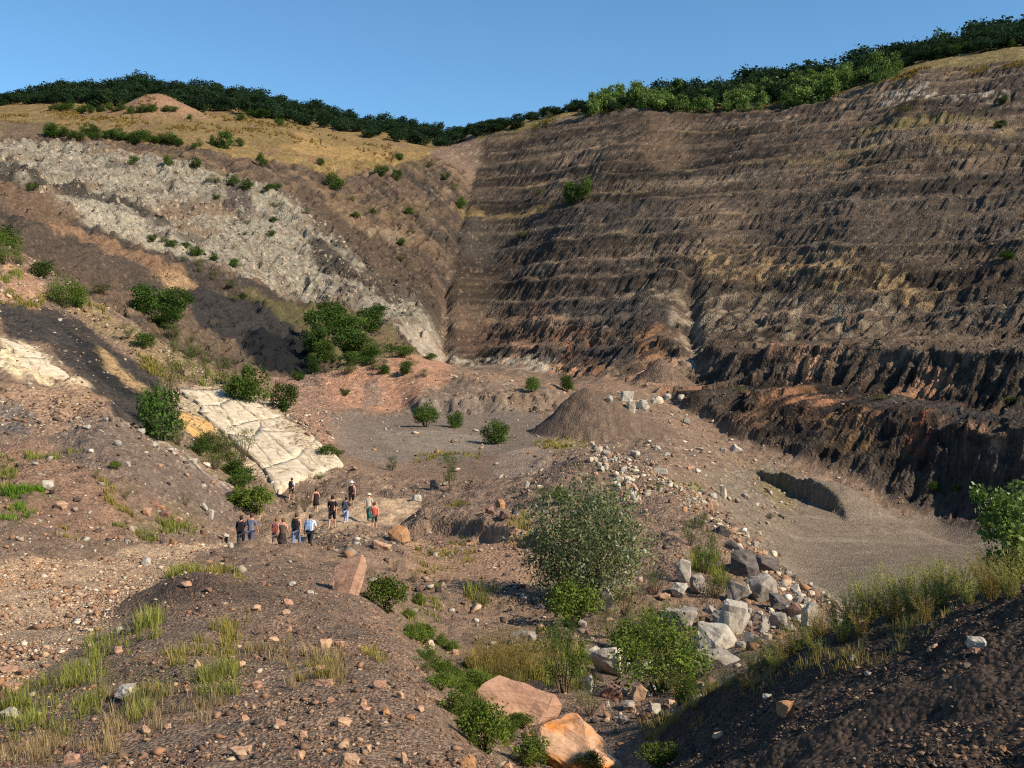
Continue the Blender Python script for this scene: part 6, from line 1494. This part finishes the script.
    if bag:
        V, F = tube([(0.24, .02, .98), (.25, .02, .90), (.25, .02, .74), (.24, .02, .68)], [.02, .12, .13, .06], 8)
        o = link('bag', mesh_np('bag', V * [1, 1, 1], F, cm(bag[0]), smooth=True)); o.location = root.location; o.rotation_euler = root.rotation_euler; o.scale = root.scale
        tag(o, bag[1], 'bag')
    return tag(root, label, 'person', 'walking group')

def boulderless_pack(pack):
    bm = bmesh.new(); bmesh.ops.create_cube(bm, size=1)
    for v in bm.verts:
        v.co.x *= .31 * (1 if v.co.z < 0 else .86); v.co.y *= .17 * (1.15 if v.co.z < 0 else .85); v.co.z *= .47
    bmesh.ops.bevel(bm, geom=bm.edges[:], offset=.05, segments=3, affect='EDGES')
    # front pocket
    r_ = bmesh.ops.create_cube(bm, size=1)
    for v in r_['verts']: v.co = Vector((v.co.x * .24, v.co.y * .07 - .105, v.co.z * .2 - .09))
    # two straps over the shoulders
    for s in (-1, 1):
        for (y0, z0, y1, z1) in [(.08, .2, .16, .25), (.16, .25, .29, .16), (.29, .16, .29, -.05), (.29, -.05, .10, -.2)]:
            r_ = bmesh.ops.create_cube(bm, size=1)
            for v in r_['verts']:
                t_ = v.co.y + .5; v.co = Vector((s * .10 + v.co.x * .05, y0 + (y1 - y0) * t_, z0 + (z1 - z0) * t_ + v.co.z * .02))
    for v in bm.verts: v.co += Vector((0, -.155, 1.26))
    me = bpy.data.meshes.new('backpack'); bm.to_mesh(me); bm.free(); me.materials.append(cm(pack[0]))
    return me
BLACK = (34, 34, 38)
person(241, 47.5, 1.76, .10, 'person in dark clothes with black backpack at the left end of the group', (44, 44, 50), (58, 60, 72), pack=(BLACK, 'black backpack on the leftmost walker'), phase=1)
person(250.5, 46.4, 1.74, -.25, 'person in grey-blue shirt and jeans beside the leftmost walker', (104, 106, 120), (78, 84, 104), hair=(84, 56, 42), phase=-1)
person(276, 48.5, 1.66, -.05, 'person in pale lilac top carrying a reddish bag', (196, 184, 196), (110, 96, 90), hair=(120, 80, 54), pack=((140, 78, 64), 'reddish small backpack on the walker in lilac'), longlegs=False, phase=1)
person(282.5, 46.6, 1.62, -.15, 'person with bare shoulders in brown top and dark skirt', (96, 78, 66), None, hair=(110, 74, 50), skirt=(62, 52, 48), sleeves=False, phase=-1)
person(296, 47.2, 1.78, -.10, 'person with bare arms, black backpack and jeans in mid group', (60, 56, 58), (112, 124, 150), hair=(96, 66, 46), pack=(BLACK, 'black backpack on the bare-armed walker'), sleeves=False, phase=1)
person(310, 49.0, 1.76, -.12, 'person in wide light blue shirt with a pale blue pack', (196, 208, 224), (48, 46, 50), hair=(58, 54, 50), pack=((150, 172, 204), 'pale blue backpack on the light blue shirt'), phase=-1, wide=1.12)
person(291.5, 77, 1.78, -.1, 'person in white shirt with black backpack walking furthest ahead', (214, 212, 208), (96, 80, 66), hair=(60, 48, 40), pack=(BLACK, 'black backpack on the furthest walker'), longlegs=False, phase=1)
person(316, 67, 1.66, .15, 'person in short dark dress walking ahead alone', (50, 40, 42), None, hair=(60, 42, 34), skirt=(44, 36, 38), sleeves=False, phase=-1)
person(332, 53.5, 1.80, -.08, 'person in black T-shirt and black shorts in the middle', (36, 33, 34), (42, 38, 38), hair=(46, 36, 30), longlegs=False, phase=1)
person(346, 60, 1.68, -.05, 'person in dark top and light blue jeans', (52, 50, 56), (158, 172, 196), hair=(52, 42, 36), pack=((72, 76, 92), 'dark blue backpack above light blue jeans'), phase=-1)
person(351.5, 64.5, 1.76, .05, 'person in white cap and red top ahead of the jeans wearer', (176, 96, 80), (44, 42, 44), hair=None, hat=(222, 216, 206), pack=(BLACK, 'black backpack under the white cap'), longlegs=False, sleeves=False, phase=1)
person(368.5, 61, 1.74, -.1, 'person in beige shirt and straw hat', (176, 166, 142), (92, 104, 96), hair=None, hat=(206, 192, 150), phase=-1)
person(374.5, 56.5, 1.62, .1, 'person in red top and dark shorts at the right end', (178, 84, 66), (70, 78, 70), hair=(104, 62, 44), sleeves=False, longlegs=False, bag=None, phase=1)
o_bag = link('bag', mesh_np('bag', *tube([(0, 0, .42), (0, 0, .34), (0, 0, .10), (0, 0, .02)], [.05, .14, .16, .08], 8), cm((36, 130, 118)), smooth=True))
bx = (370 - 512) / 1000 * 57.2; o_bag.location = (bx, 57.2, ground(bx, 57.2) + .52)
tag(o_bag, 'teal cloth bag carried beside the walker in red', 'bag')
print('people', round(time.time() - T0, 1))
